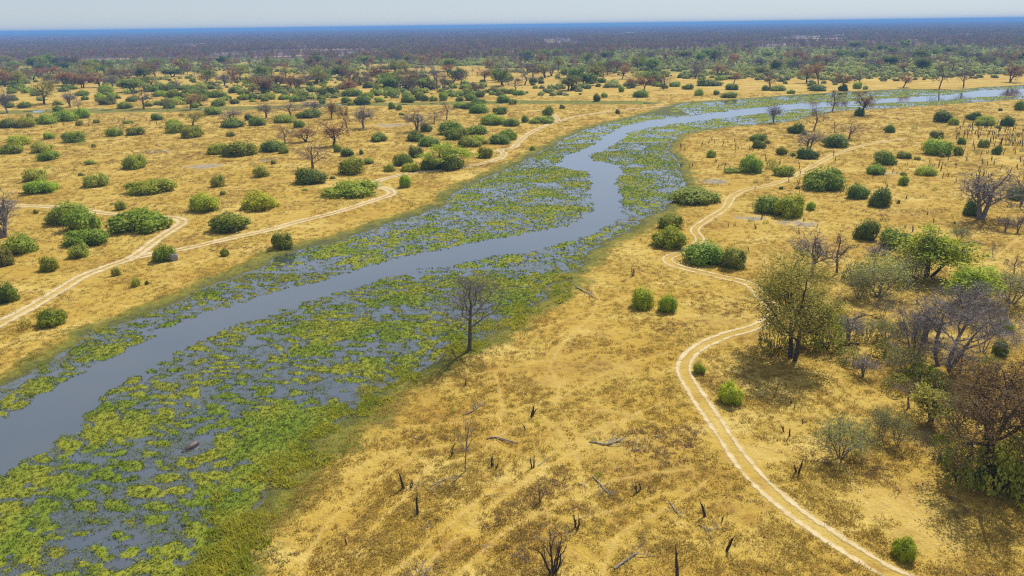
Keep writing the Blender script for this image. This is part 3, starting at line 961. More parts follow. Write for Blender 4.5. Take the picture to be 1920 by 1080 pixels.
RND = random.Random(5)
def put_tree(kind, bx, by, wpx, hpx, label, group=None, name='tree', cat='tree', rot=None):
    x, y = P(bx, by)
    H = top_height(x, y, by - hpx)
    dep = project(x, y, 0)[2]
    Wm = wpx * dep / FPX
    wm, lm, h0, w0 = TREE[kind]
    e = bpy.data.objects.new(name, None)
    e.empty_display_size = 0.5
    COL.objects.link(e)
    e.location = (x, y, gz1(x, y) - 0.04)
    sx = min(max((1.12 if kind == 'olive_big' else 1.35) * Wm / w0, 0.25), 3.5)
    e.scale = (sx, sx, H / h0)
    e.rotation_euler = (0, 0, RND.uniform(0, 6.28) if rot is None else rot)
    tag(e, label, cat, group)
    link('trunk', wm, e)
    if lm is not None:
        link('crown', lm, e)
    return e

def put_bush(tone, bx, by, wpx, hpx, label, group, parts=True, name='bush', cat='bush'):
    x0, y0 = P(bx, by)
    dep = project(x0, y0, 0)[2]
    Wm = wpx * dep / FPX
    n = unit(np.array([x0, y0]))
    x, y = np.array([x0, y0]) + n * Wm * 0.36
    H = min(max(top_height(x, y, by - hpx), 0.28 * Wm), 1.05 * Wm)
    k = RND.randrange(3) if not tone.startswith('thin') else RND.randrange(2)
    me = BUSH[tone, k]
    loc = (x, y, gz1(x, y) - 0.03)
    rz = RND.uniform(0, 6.28)
    sc = (Wm * 0.57, Wm * 0.57, H / 0.96)
    if parts:
        e = bpy.data.objects.new(name, None)
        e.empty_display_size = 0.5
        COL.objects.link(e)
        link('foliage', me, e)
        link('stems', BUSH['stem', RND.randrange(3)], e)
    else:
        e = bpy.data.objects.new(name, me)
        COL.objects.link(e)
    e.location = loc; e.rotation_euler = (0, 0, rz); e.scale = sc
    tag(e, label, cat, group)
    return e

# ------------------------------------------------------------------ bushes: base pixel, width, height, tone, by the area they stand in
ORD = ['leftmost', 'second from the left', 'third from the left', 'fourth from the left', 'fifth from the left', 'sixth from the left', 'seventh from the left', 'eighth from the left', 'ninth from the left', 'tenth from the left',
       'eleventh from the left', 'twelfth from the left', 'thirteenth from the left', 'fourteenth from the left', 'fifteenth from the left', 'sixteenth from the left', 'seventeenth from the left', 'eighteenth from the left', 'nineteenth from the left', 'twentieth from the left']
TONE = {'g': 'green', 'd': 'dark', 'b': 'bright', 'o': 'olive', 'tp': 'thin_pale', 'to': 'thin_olive', 'tb': 'thin_bright'}
WORD = {'g': 'green', 'd': 'dark green', 'b': 'bright green', 'o': 'olive green', 'tp': 'thin pale green', 'to': 'thin olive', 'tb': 'thin bright green'}
AREAS = {
 'left of the left sandy track': [(130, 422, 80, 44, 'd'), (158, 434, 70, 44, 'd'), (267, 437, 114, 48, 'g'), (163, 463, 80, 35, 'g'), (150, 484, 38, 28, 'o'), (95, 509, 36, 29, 'b'), (229, 394, 24, 20, 'o'), (15, 569, 42, 42, 'd'), (38, 477, 62, 42, 'd'), (8, 500, 38, 40, 'o'), (68, 401, 10, 9, 'o')],
 'between the left track and the river': [(308, 492, 42, 35, 'g'), (422, 482, 17, 18, 'g'), (220, 518, 20, 18, 'o'), (256, 538, 18, 24, 'o'), (100, 613, 50, 35, 'g'), (51, 617, 23, 28, 'to'), (276, 535, 8, 13, 'o'), (530, 469, 43, 36, 'o'), (760, 352, 26, 27, 'g'), (998, 282, 13, 9, 'b')],
 'just above the riverside track at left': [(386, 398, 57, 38, 'g'), (490, 395, 74, 36, 'b'), (431, 437, 84, 40, 'd'), (283, 365, 88, 30, 'g'), (660, 371, 100, 34, 'g'), (410, 351, 27, 24, 'o'), (582, 347, 60, 34, 'd'), (183, 351, 50, 27, 'o'), (68, 341, 45, 27, 'o'), (79, 364, 60, 30, 'g'), (660, 328, 56, 33, 'b'), (490, 333, 32, 25, 'o')],
 'on the open plain at far left': [(253, 317, 44, 29, 'b'), (92, 301, 40, 22, 'g'), (80, 287, 40, 22, 'o'), (22, 289, 46, 21, 'g'), (37, 273, 48, 20, 'b'), (140, 268, 44, 22, 'b'), (215, 256, 29, 19, 'g'), (255, 254, 34, 17, 'g'), (330, 250, 42, 20, 'b'), (360, 259, 40, 24, 'b'), (325, 236, 28, 14, 'g'), (170, 309, 22, 11, 'o'), (93, 261, 22, 14, 'g')],
 'in the middle of the left plain': [(410, 290, 42, 22, 'b'), (450, 294, 66, 30, 'b'), (513, 285, 50, 25, 'd'), (532, 288, 22, 16, 'd'), (633, 286, 16, 20, 'd'), (690, 308, 24, 13, 'd'), (652, 294, 30, 17, 'd'), (678, 290, 10, 13, 'o'), (710, 266, 37, 18, 'd'), (434, 256, 20, 11, 'o')],
 'around the flat-topped tree': [(808, 319, 44, 26, 'd'), (848, 320, 46, 34, 'd'), (910, 297, 32, 22, 'b'), (780, 296, 30, 24, 'o'), (756, 311, 38, 24, 'b'), (731, 322, 25, 16, 'o'), (770, 322, 35, 18, 'b'), (870, 276, 26, 16, 'o')],
 'in the thicket behind the flat-topped tree': [(779, 266, 38, 22, 'd'), (800, 248, 27, 18, 'd'), (845, 253, 50, 30, 'd'), (855, 263, 48, 24, 'g'), (895, 253, 45, 20, 'd'), (898, 271, 36, 20, 'g'), (938, 271, 44, 22, 'd'), (953, 263, 40, 22, 'g'), (805, 275, 42, 22, 'd'), (882, 276, 44, 22, 'g')],
 'left of the upstream track fork': [(898, 213, 38, 22, 'd'), (880, 205, 30, 14, 'd'), (937, 215, 28, 16, 'g'), (1027, 217, 22, 20, 'd'), (925, 235, 50, 22, 'g'), (960, 237, 35, 17, 'd'), (985, 230, 17, 15, 'd'), (1016, 232, 48, 16, 'g'), (1054, 204, 12, 9, 'd'), (1158, 214, 10, 10, 'd'), (862, 203, 26, 12, 'g')],
 'just below the thin green stream': [(20, 240, 38, 20, 'd'), (50, 240, 38, 24, 'o'), (89, 233, 42, 21, 'g'), (125, 228, 44, 24, 'g'), (155, 222, 32, 22, 'g'), (150, 236, 15, 13, 'o'), (295, 226, 24, 14, 'd'), (400, 216, 40, 17, 'd'), (436, 240, 50, 20, 'd'), (484, 236, 34, 18, 'g'), (468, 226, 18, 14, 'd'), (535, 231, 46, 18, 'd'), (561, 240, 24, 16, 'g'), (580, 222, 46, 19, 'd'), (240, 232, 20, 8, 'o'), (182, 231, 14, 9, 'o'), (57, 222, 14, 10, 'd')],
 'beside the right sandy track': [(1302, 385, 95, 35, 'd'), (1257, 432, 56, 30, 'b'), (1254, 467, 66, 44, 'g'), (1320, 497, 86, 48, 'd'), (1374, 505, 54, 45, 'o')],
 'on the bare right bank near the river': [(1204, 581, 50, 42, 'b'), (1252, 588, 36, 42, 'g'), (1310, 703, 24, 22, 'g'), (1369, 761, 50, 42, 'g'), (1692, 1053, 44, 56, 'g')],
 'in the middle of the right plain': [(1478, 409, 62, 46, 'g'), (1440, 402, 56, 38, 'd'), (1520, 394, 18, 26, 'g'), (1608, 374, 45, 30, 'd'), (1648, 389, 45, 38, 'd'), (1541, 358, 78, 48, 'g'), (1468, 331, 40, 22, 'g'), (1408, 325, 46, 36, 'g'), (1372, 325, 32, 12, 'g'), (1736, 330, 40, 18, 'b'), (1642, 328, 38, 20, 'g'), (1693, 348, 20, 26, 'g'), (1446, 318, 26, 24, 'to')],
 'on the plain below the far river arm': [(1492, 251, 30, 22, 'd'), (1420, 265, 33, 16, 'g'), (1422, 279, 27, 17, 'd'), (1333, 296, 18, 16, 'g'), (1465, 291, 20, 17, 'g'), (1512, 299, 40, 24, 'd'), (1567, 277, 58, 28, 'd'), (1668, 249, 24, 17, 'd'), (1658, 310, 44, 28, 'd'), (1695, 298, 28, 15, 'g'), (1610, 218, 20, 17, 'd')],
 'among the stumps at the right edge': [(1767, 230, 40, 24, 'd'), (1788, 235, 20, 17, 'g'), (1825, 226, 26, 18, 'd'), (1845, 236, 36, 22, 'g'), (1887, 237, 27, 22, 'd'), (1912, 207, 24, 20, 'd'), (1755, 260, 27, 17, 'o'), (1757, 292, 50, 34, 'g'), (1796, 292, 18, 24, 'g'), (1802, 271, 16, 16, 'd'), (1844, 277, 22, 18, 'o'), (1868, 290, 18, 22, 'd'), (1875, 208, 9, 6, 'b')],
 'in the wooded corner at right': [(1622, 452, 48, 42, 'd'), (1680, 467, 62, 38, 'g'), (1676, 470, 30, 22, 'b'), (1820, 406, 32, 40, 'd'), (1880, 623, 36, 28, 'b'), (1873, 668, 30, 40, 'b'), (1905, 375, 40, 30, 'd')],
}
for area, rows in AREAS.items():
    for i, (bx, by, bw, bh, t) in enumerate(sorted(rows)):
        put_bush(TONE[t], bx, by, bw, bh, '%s bush %s, %s' % (WORD[t], area, ORD[i].replace(' from the left', ' from left')), 'bushes on the plain', bw > 25, 'bush')

# bushes beyond the thin stream and round the far river arm: too small and alike to tell apart
FAR_BUSH = [(109, 209, 18, 13), (46, 203, 25, 14), (236, 203, 30, 13), (200, 173, 30, 15), (155, 180, 24, 12), (160, 188, 14, 10), (190, 190, 20, 13), (207, 186, 15, 12), (298, 181, 24, 13), (341, 184, 15, 12), (380, 190, 20, 14), (405, 183, 50, 14),
            (437, 175, 17, 12), (455, 177, 24, 11), (440, 195, 20, 10), (456, 188, 24, 10), (477, 184, 22, 8), (503, 168, 15, 12), (527, 175, 26, 9), (565, 187, 36, 18), (617, 181, 48, 22), (533, 187, 28, 10), (605, 195, 12, 10), (278, 200, 18, 9), (330, 192, 24, 11),
            (650, 193, 24, 13), (712, 192, 22, 12), (797, 190, 14, 14), (813, 190, 17, 13), (832, 189, 17, 17), (766, 190, 28, 11), (862, 190, 18, 10), (883, 189, 27, 14), (857, 181, 32, 13), (945, 192, 32, 16), (972, 179, 25, 11), (945, 176, 30, 13), (660, 181, 45, 16),
            (737, 180, 26, 14), (760, 180, 17, 13), (735, 205, 14, 16), (748, 207, 13, 12), (1079, 170, 15, 10), (1152, 157, 18, 9), (1119, 190, 16, 16), (1133, 183, 13, 11), (1165, 173, 12, 14), (1201, 183, 30, 17), (690, 185, 26, 13), (780, 178, 22, 11), (1000, 156, 20, 11), (1015, 157, 14, 9), (1060, 158, 14, 9),
            (1367, 184, 35, 13), (1372, 169, 25, 13), (1343, 178, 13, 10), (1328, 162, 48, 13), (1310, 180, 18, 16), (1290, 168, 22, 12), (1349, 151, 18, 10), (1436, 170, 18, 11), (1458, 171, 30, 13), (1483, 176, 15, 9), (1532, 171, 38, 13), (1520, 162, 14, 9), (1580, 171, 20, 14), (1607, 167, 18, 14), (1622, 168, 10, 9),
            (840, 160, 24, 11), (905, 163, 20, 10), (590, 172, 22, 12), (640, 168, 26, 13), (300, 168, 18, 10), (250, 176, 18, 10), (120, 172, 22, 10), (70, 180, 22, 12), (30, 170, 26, 12), (1245, 166, 16, 12), (1265, 163, 24, 11)]
for (bx, by, bw, bh) in FAR_BUSH:
    left = bx < 1240
    put_bush(RND.choice(['green', 'dark', 'dark']), bx, by, bw, bh, 'small green bush on the golden grass beyond the thin green stream' if left else 'small green bush on the golden grass above the far river arm', 'far bushes beyond the stream' if left else 'far bushes above the river arm', False)

# ------------------------------------------------------------------ trees
put_tree('dead_tall', 880, 657, 150, 162, 'tall leafless dark tree standing alone at the near river bank', rot=0.6)
put_tree('olive_big', 1486, 674, 178, 206, 'big olive-leaved tree with a dark forked trunk beside the right track bend', rot=1.0)
put_tree('bare_1', 1522, 508, 76, 84, 'bare grey-brown tree just behind the big olive-leaved tree')
put_tree('bare_2', 1570, 512, 66, 82, 'bare grey tree to the right behind the big olive-leaved tree')
put_tree('grey_wide', 1772, 688, 205, 168, 'large bare grey tree with many stems in the wooded corner', rot=2.2)
put_tree('grey_open', 1842, 660, 80, 112, 'open bare tree with rising stems right of the large grey tree')
put_tree('rust_big', 1842, 880, 205, 225, 'large rust-brown tree over dense undergrowth at the right edge', rot=0.4)
put_tree('rust_big', 1925, 850, 130, 190, 'rust-brown tree cut by the right edge of the photo', rot=2.0)
put_tree('bare_1', 1838, 411, 105, 112, 'bare grey tree with a green bush at its foot, right edge above the wooded corner')
put_tree('bare_0', 1912, 385, 60, 80, 'bare brown tree at the right edge beside another bare tree')
put_tree('bare_1', 8, 446, 92, 98, 'bare grey tree at the left edge above dark bushes')
put_tree('green_tree', 1740, 517, 96, 104, 'leafy green tree with several dark trunks in the wooded corner')
put_tree('green_tree', 1806, 568, 82, 82, 'leafy green tree just behind the large bare grey tree')
put_tree('pale_small', 1895, 570, 90, 75, 'grey-green spreading shrub tree at the right edge')
put_tree('umbrella', 842, 312, 84, 52, 'flat-topped bright green tree by the riverside track', rot=0.3)
put_tree('pale_small', 1576, 858, 92, 92, 'small twiggy tree with pale green top alone on grass right of the track')
put_tree('pale_small', 1650, 818, 52, 70, 'small pale green tree, the left one of the pair before the undergrowth')
put_tree('pale_small', 1682, 834, 48, 72, 'small pale green tree, the right one of the pair before the undergrowth')
put_tree('rust_0', 625, 273, 48, 52, 'rust-brown tree with a bare trunk on the left plain, right of two brown trees')
put_tree('bare_0', 584, 318, 64, 56, 'brown twiggy tree standing behind a dark green bush on the left plain')
put_tree('bare_2', 534, 271, 38, 40, 'bare brown tree beside dark bushes in the middle of the left plain')
put_tree('rust_1', 573, 265, 44, 34, 'low rust-brown tree next to the bare brown tree on the left plain')
put_tree('bare_1', 682, 241, 42, 50, 'bare grey tree with a dark trunk near the grey mud patch')
put_tree('rust_2', 651, 240, 28, 46, 'slim brown tree left of the bare grey tree near the mud patch')
put_tree('bare_1', 781, 247, 44, 47, 'bare grey tree right of the mud patch in front of dark bushes')
put_tree('bare_0', 813, 231, 30, 28, 'small bare brown tree right of the mud patch trees')
put_tree('bare_2', 837, 224, 34, 37, 'bare grey-brown tree behind the bushes of the left plain thicket')
put_tree('bare_1', 1450, 231, 28, 42, 'dead bare tree standing in the marsh of the far river arm')
put_tree('bare_2', 1560, 209, 28, 47, 'thin bare brown tree beside the far river arm')
put_tree('rust_0', 1611, 216, 42, 50, 'rust-brown tree over a dark bush beside the far river arm')
put_tree('bare_2', 1525, 244, 42, 48, 'grey-brown bare tree on the upper right plain')
put_tree('bare_1', 1517, 285, 44, 48, 'grey bare tree over a dark round bush on the upper right plain')
put_tree('bare_0', 1590, 261, 42, 38, 'bare spreading tree left of a brown patch on the upper right plain')
put_tree('bare_2', 1564, 250, 16, 26, 'slim bare sapling left of the bare spreading tree')
put_tree('oliv_0', 361, 236, 42, 30, 'thin olive flat-crowned tree this side of the stream at left')
put_tree('bare_1', 436, 228, 36, 28, 'grey bare tree over dark bushes this side of the stream')
put_tree('bare_1', 499, 221, 30, 34, 'grey bare tree just right of the middle bushes this side of the stream')
put_tree('rust_1', 622, 223, 27, 40, 'brown slim tree this side of the stream, right of the grey twiggy trees')
put_tree('bare_0', 545, 218, 50, 30, 'brown-grey twiggy tree with wide crown this side of the stream')
put_tree('bare_1', 590, 212, 46, 30, 'pale grey twiggy tree with wide crown this side of the stream')
CORNER = ['under the olive-leaved crown', 'left of the trunk', 'highest but two', 'highest of all', 'second highest', 'in the middle', 'right of the dead branches', 'below the dead branches', 'left of the grey trunk', 'below the grey trunk', 'lowest left', 'lowest right', 'behind the olive-leaved tree', 'farthest right']
# saplings and thin shrubs of the wooded corner
for i, (bx, by, bw, bh, t) in enumerate([(1540, 664, 84, 92, 'tb'), (1450, 668, 74, 80, 'to'), (1640, 545, 84, 76, 'tp'), (1690, 515, 70, 60, 'tp'), (1600, 530, 50, 48, 'tp'), (1625, 640, 60, 45, 'tp'), (1660, 680, 60, 48, 'to'), (1590, 690, 52, 40, 'tp'),
                                         (1700, 640, 60, 46, 'to'), (1720, 720, 64, 46, 'tb'), (1680, 740, 56, 40, 'to'), (1760, 745, 60, 50, 'tp'), (1560, 610, 50, 50, 'tb'), (1850, 700, 40, 36, 'tp')]):
    put_bush(TONE[t], bx, by, bw, bh, '%s leggy shrub amid the trees of the wooded corner, %s' % (WORD[t], CORNER[i]), 'shrubs of the wooded corner', True, 'shrub', 'shrub')
for i, (bx, by, bw, bh, t) in enumerate([(1800, 920, 90, 100, 'to'), (1850, 930, 110, 110, 'to'), (1900, 925, 110, 120, 'o'), (1780, 870, 70, 70, 'tb'), (1880, 880, 80, 90, 'tb'), (1930, 960, 80, 110, 'to')]):
    put_bush(TONE[t], bx, by, bw, bh, '%s, %s in the undergrowth below the large rust-brown tree' % (WORD[t] + ' shrub', ORD[[0, 2, 4, 1, 3, 5][i]]), 'undergrowth at the right edge', True, 'shrub', 'shrub')

for (k, bx, by, bw, bh, d) in [('pale_small', 1648, 556, 92, 84, 'wide pale green small tree left of the leafy green tree'), ('pale_small', 1702, 528, 66, 66, 'pale green small tree touching the leafy green tree'),
                               ('pale_small', 1608, 560, 54, 64, 'thin pale green tree right of the big olive-leaved tree'), ('pale_small', 1797, 452, 30, 34, 'small olive tree right of the leafy green tree'),
                               ('grey_open', 1655, 596, 40, 50, 'bare branching sapling before the pale green small trees'), ('grey_open', 1755, 868, 18, 54, 'thin leaning bare sapling left of the undergrowth'),
                               ('grey_open', 1722, 842, 24, 44, 'thin bare sapling right of the pair of small pale trees'), ('bare_2', 1705, 764, 60, 60, 'twiggy brown shrub tree left of the large rust-brown tree'),
                               ('bare_1', 1618, 706, 44, 46, 'low bare twiggy shrub below the heap of dead branches'), ('grey_open', 1428, 652, 28, 46, 'thin bare sapling left of the big olive-leaved trunk'),
                               ('bare_1', 1908, 436, 24, 42, 'small bare tree at the right edge above the grey-green shrub'), ('bare_1', 1884, 434, 26, 34, 'small bare tree beside the right-edge bare tree'),
                               ('grey_open', 1862, 482, 26, 36, 'thin bent dead sapling on open grass at right'), ('bare_2', 1902, 514, 34, 40, 'small brown bare tree above the grey-green shrub'),
                               ('grey_open', 1892, 652, 42, 44, 'bare sapling beside the bright green bushes at right'), ('bare_1', 1735, 640, 70, 70, 'grey twiggy shrub tree left of the large grey trunk'),
                               ('pale_small', 1700, 700, 70, 62, 'pale green sapling clump left of the large grey trunk'), ('pale_small', 1545, 650, 66, 82, 'green sapling under the right side of the big olive-leaved tree'),
                               ('pale_small', 1660, 640, 60, 50, 'pale green low tree in the middle of the wooded corner'), ('bare_2', 1800, 700, 60, 50, 'brown twiggy shrub right of the large grey trunk'),
                               ('grey_wide', 1712, 668, 90, 92, 'medium bare grey tree left of the large bare grey tree'), ('bare_1', 1640, 500, 50, 50, 'grey twiggy tree behind the pale green small trees'), ('bare_1', 1590, 640, 60, 60, 'grey twiggy low tree right of the big olive-leaved trunk'), ('oliv_1', 1745, 790, 80, 80, 'olive-brown low tree left of the large rust-brown tree'), ('pale_small', 1790, 800, 80, 80, 'pale olive small tree under the large rust-brown crown')]:
    put_tree(k, bx, by, bw, bh, d, 'trees and saplings of the wooded corner')

# mid-distance trees, alike within their belt
FAR_TREE = [('oliv', 83, 196, 56, 50), ('bare', 132, 201, 30, 36), ('bare', 268, 204, 44, 47), ('bare', 14, 211, 32, 50), ('bare', 147, 207, 16, 26), ('bare', 315, 209, 16, 33), ('rust', 356, 205, 22, 34), ('rust', 368, 199, 22, 30), ('rust', 188, 163, 38, 30),
            ('rust', 157, 164, 28, 29), ('rust', 136, 166, 28, 24), ('bare', 245, 168, 30, 31), ('oliv', 291, 168, 38, 30), ('rust', 448, 163, 24, 26), ('bare', 493, 160, 22, 24), ('rust', 522, 164, 26, 31), ('rust', 547, 166, 28, 33), ('bare', 576, 158, 26, 24), ('oliv', 473, 178, 22, 26),
            ('dark', 25, 132, 32, 19), ('dark', 87, 137, 30, 20), ('dark', 117, 131, 24, 17), ('dark', 165, 131, 42, 19), ('dark', 325, 144, 32, 18), ('dark', 455, 138, 34, 19), ('dark', 422, 121, 26, 19), ('dark', 381, 144, 28, 18), ('dark', 600, 154, 28, 26), ('dark', 200, 128, 34, 16), ('dark', 300, 125, 40, 18),
            ('rust', 20, 158, 36, 26), ('rust', 62, 150, 32, 24), ('oliv', 100, 156, 26, 20), ('bare', 335, 170, 24, 24), ('rust', 390, 160, 26, 22), ('rust', 510, 140, 28, 22), ('bare', 210, 150, 26, 20), ('rust', 240, 146, 28, 20), ('bare', 350, 135, 28, 20), ('rust', 640, 150, 24, 24),
            ('rust', 737, 163, 28, 27), ('rust', 763, 168, 42, 31), ('bare', 791, 164, 18, 25), ('bare', 820, 168, 34, 29), ('rust', 893, 175, 22, 21), ('bare', 969, 171, 36, 29), ('rust', 910, 154, 28, 31), ('bare', 1000, 146, 28, 28), ('bare', 1034, 142, 28, 26), ('oliv', 1112, 155, 36, 36), ('bare', 860, 150, 28, 28),
            ('bare', 690, 160, 28, 24), ('bare', 655, 160, 20, 24), ('rust', 1185, 164, 28, 24), ('rust', 1207, 173, 37, 31), ('bare', 1245, 168, 32, 34), ('bare', 940, 160, 26, 26), ('rust', 840, 143, 30, 24), ('oliv', 930, 150, 24, 26), ('bare', 1140, 140, 26, 26), ('bare', 985, 118, 26, 22), ('dark', 845, 113, 22, 16), ('dark', 725, 134, 26, 12), ('bare', 742, 118, 22, 26),
            ('bare', 1443, 168, 38, 42), ('bare', 1304, 147, 24, 30), ('rust', 1375, 157, 28, 24), ('rust', 1457, 132, 30, 24), ('bare', 1497, 132, 28, 26), ('rust', 1512, 156, 28, 40), ('rust', 1535, 159, 34, 44), ('rust', 1582, 169, 36, 34), ('bare', 1611, 155, 30, 27), ('rust', 1693, 164, 25, 29), ('bare', 1760, 166, 35, 54), ('bare', 1807, 164, 32, 44),
            ('rust', 1894, 154, 32, 42), ('dark', 1665, 124, 22, 24), ('dark', 1783, 102, 42, 17), ('dark', 1725, 113, 32, 24), ('dark', 1692, 93, 30, 21), ('dark', 1600, 91, 22, 17), ('dark', 1656, 96, 22, 14), ('dark', 1338, 117, 26, 27), ('dark', 1850, 122, 36, 20), ('bare', 1640, 128, 24, 20), ('dark', 1445, 108, 20, 14), ('dark', 1284, 110, 18, 18), ('bare', 1820, 112, 26, 18), ('bare', 1565, 122, 18, 22), ('dark', 1905, 118, 40, 22), ('bare', 1220, 117, 22, 26), ('bare', 1080, 108, 18, 20)]
FT_WORD = {'oliv': 'olive-leaved tree', 'bare': 'bare grey-brown tree', 'rust': 'rust-brown tree', 'dark': 'dark green round-crowned tree'}
for (k, bx, by, bw, bh) in FAR_TREE:
    side = 'in the belt beyond the stream at left' if bx < 640 else ('in the belt beyond the stream, middle of the photo' if bx < 1270 else 'in or before the green scrub beyond the far river arm')
    put_tree('%s_%d' % (k, RND.randrange(3)), bx, by, bw, bh, 'distant %s %s' % (FT_WORD[k], side), 'distant trees ' + side)

# more of the same belts, thinning towards the open plain
RB = random.Random(77)
def belt_y(lo, hi):
    return lo + (hi - lo) * RB.random() ** 1.3
n_added = 0
while n_added < 150:
    bx = RB.uniform(-10, 1270); by = belt_y(108, 172) + (960 - bx) * 0.0136
    if float(fbm(np.array([bx / 60.0]), np.array([by / 12.0]), 301, 2)[0]) < 0.42:
        continue
    k = RB.choices(['rust', 'bare', 'oliv', 'dark'], [4, 5, 3, 2])[0]
    d = (by - 46.0) / 110.0
    side = 'in the belt beyond the stream at left' if bx < 640 else 'in the belt beyond the stream, middle of the photo'
    put_tree('%s_%d' % (k, RB.randrange(3)), bx, by, RB.uniform(26, 42) * d, RB.uniform(24, 38) * d, 'distant %s %s' % (FT_WORD[k], side), 'distant trees ' + side)
    n_added += 1
n_added = 0
FAR_EXTRA = []
while n_added < 230:
    bx = RB.uniform(-10, 1250); by = RB.uniform(140, 196) + (960 - bx) * 0.0136
    if float(fbm(np.array([bx / 50.0]), np.array([by / 9.0]), 303, 2)[0]) < 0.44 or (bx > 980 and by > 165):
        continue
    d = (by - 46.0) / 140.0
    if n_added >= 58:
        FAR_EXTRA.append((*P(bx, by), RB.uniform(2.2, 5.2)))
        n_added += 1
        continue
    put_bush(RB.choice(['green', 'dark', 'olive']), bx, by, RB.uniform(18, 38) * d, RB.uniform(11, 17) * d, 'small green bush on the golden grass beyond the thin green stream', 'far bushes beyond the stream', False)
    n_added += 1
n_added = 0
while n_added < 40:
    bx = RB.uniform(1270, 1925); by = RB.uniform(98, 150) + (960 - bx) * 0.0136
    k = RB.choices(['rust', 'bare', 'oliv', 'dark'], [3, 4, 2, 5])[0]
    d = (by - 40.0) / 110.0
    side = 'in or before the green scrub beyond the far river arm'
    put_tree('%s_%d' % (k, RB.randrange(3)), bx, by, RB.uniform(24, 40) * d, RB.uniform(22, 36) * d, 'distant %s %s' % (FT_WORD[k], side), 'distant trees ' + side)
    n_added += 1
# small shrubs and dead saplings dotted over the middle plains
for _ in range(70):
    bx, by = RB.choice([(RB.uniform(0, 900), RB.uniform(215, 400)), (RB.uniform(1380, 1915), RB.uniform(240, 440))])
    gx, gy = P(bx, by)
    if float(wet_sd(np.array([gx]), np.array([gy]))[0]) < 5 or float(track_dist(np.array([gx]), np.array([gy]))[0]) < 4:
        continue
    put_bush(RB.choice(['thin_olive', 'thin_pale', 'olive']), bx, by, RB.uniform(6, 14), RB.uniform(5, 11), 'tiny low shrub dotted on the golden grass of the ' + ('left plain' if bx < 1000 else 'right plain'), 'tiny shrubs of the ' + ('left plain' if bx < 1000 else 'right plain'), False, 'shrub', 'shrub')

# ------------------------------------------------------------------ stumps, dead shrubs, fallen wood, stone
def stump_mesh(seed, n=2, h=1.0):
    p = Plant(seed)
    R = p.r
    for k in range(n):
        a = R.uniform(0, 6.28)
        p.limb((0.1 * math.cos(a) * (n > 1), 0.1 * math.sin(a) * (n > 1), -0.06), (0.35 * math.cos(a), 0.35 * math.sin(a), 1), h * R.uniform(0.55, 1.0), 0.085 / math.sqrt(n) + 0.03, 0, dict(lv=1, wob=[0.16, 0.25], up=[0.05, 0.1], kids=[R.integers(1, 4)], lo=[0.35], ang=[42], rat=[0.45]))
    v, f = p.wood(sides=(6, 4))
    return new_mesh('stump', v / np.array([1, 1, v[:, 2].max()]), f, [M['stump']])
STUMPS = [stump_mesh(700 + k, 1 + k % 3) for k in range(7)]
def put_stump(bx, by, hpx, label, group, wide=1.0, name='stump'):
    x, y = P(bx, by)
    H = max(0.35, top_height(x, y, by - hpx))
    o = bpy.data.objects.new(name, RND.choice(STUMPS))
    COL.objects.link(o)
    o.location = (x, y, gz1(x, y) - 0.02)
    o.rotation_euler = (0, 0, RND.uniform(0, 6.28))
    o.scale = (min(H, 2.2) * 0.62 * wide + 0.25, min(H, 2.2) * 0.62 * wide + 0.25, H)
    tag(o, label, 'stump', group)

NEAR_STUMPS = [(757, 917, 32), (770, 915, 18), (782, 965, 38), (650, 1023, 16), (1080, 993, 28), (997, 779, 29), (846, 853, 20), (923, 876, 20), (930, 878, 12), (999, 876, 21), (1195, 923, 18), (1202, 919, 16), (1270, 1082, 58), (1322, 970, 28), (1354, 978, 12),
               (1362, 1034, 30), (1495, 889, 28), (1481, 817, 18), (1470, 810, 13), (1483, 757, 9), (1489, 766, 9), (1506, 794, 9), (985, 806, 12), (1187, 518, 18), (1405, 470, 9), (1417, 428, 13), (1378, 424, 9), (1366, 425, 9), (872, 722, 14)]
for i, (a, b, h) in enumerate(NEAR_STUMPS):
    put_stump(a, b, h, 'charred stump on the near right bank, %s of all stumps there' % (ORD[sorted(NEAR_STUMPS).index((a, b, h))] if sorted(NEAR_STUMPS).index((a, b, h)) < 20 else ['ninth', 'eighth', 'seventh', 'sixth', 'fifth', 'fourth', 'third', 'second', 'last'][sorted(NEAR_STUMPS).index((a, b, h)) - 20] + ' from the right'), 'stumps on the near bank')
def stump_zone(n, x0, y0, x1, y1, h0, h1, label, group):
    for _ in range(n):
        b = RND.uniform(y0, y1)
        put_stump(RND.uniform(x0, x1), b, RND.uniform(h0, h1), label, group, 0.8)
stump_zone(34, 1265, 262, 1430, 322, 6, 13, 'short dark stump on the golden bank right of the river bend', 'stumps right of the river bend')
stump_zone(90, 1792, 232, 1925, 275, 8, 17, 'dark stump in the dense stump field at the right edge', 'stump field at the right edge')
stump_zone(34, 1720, 275, 1925, 335, 8, 16, 'dark stump in the dense stump field at the right edge', 'stump field at the right edge')
stump_zone(60, 1400, 290, 1900, 440, 6, 14, 'small dark stump scattered on the middle right plain', 'stumps of the right plain')
stump_zone(26, 30, 225, 320, 262, 5, 10, 'small brown stump on the left plain this side of the stream', 'stumps of the left plain')

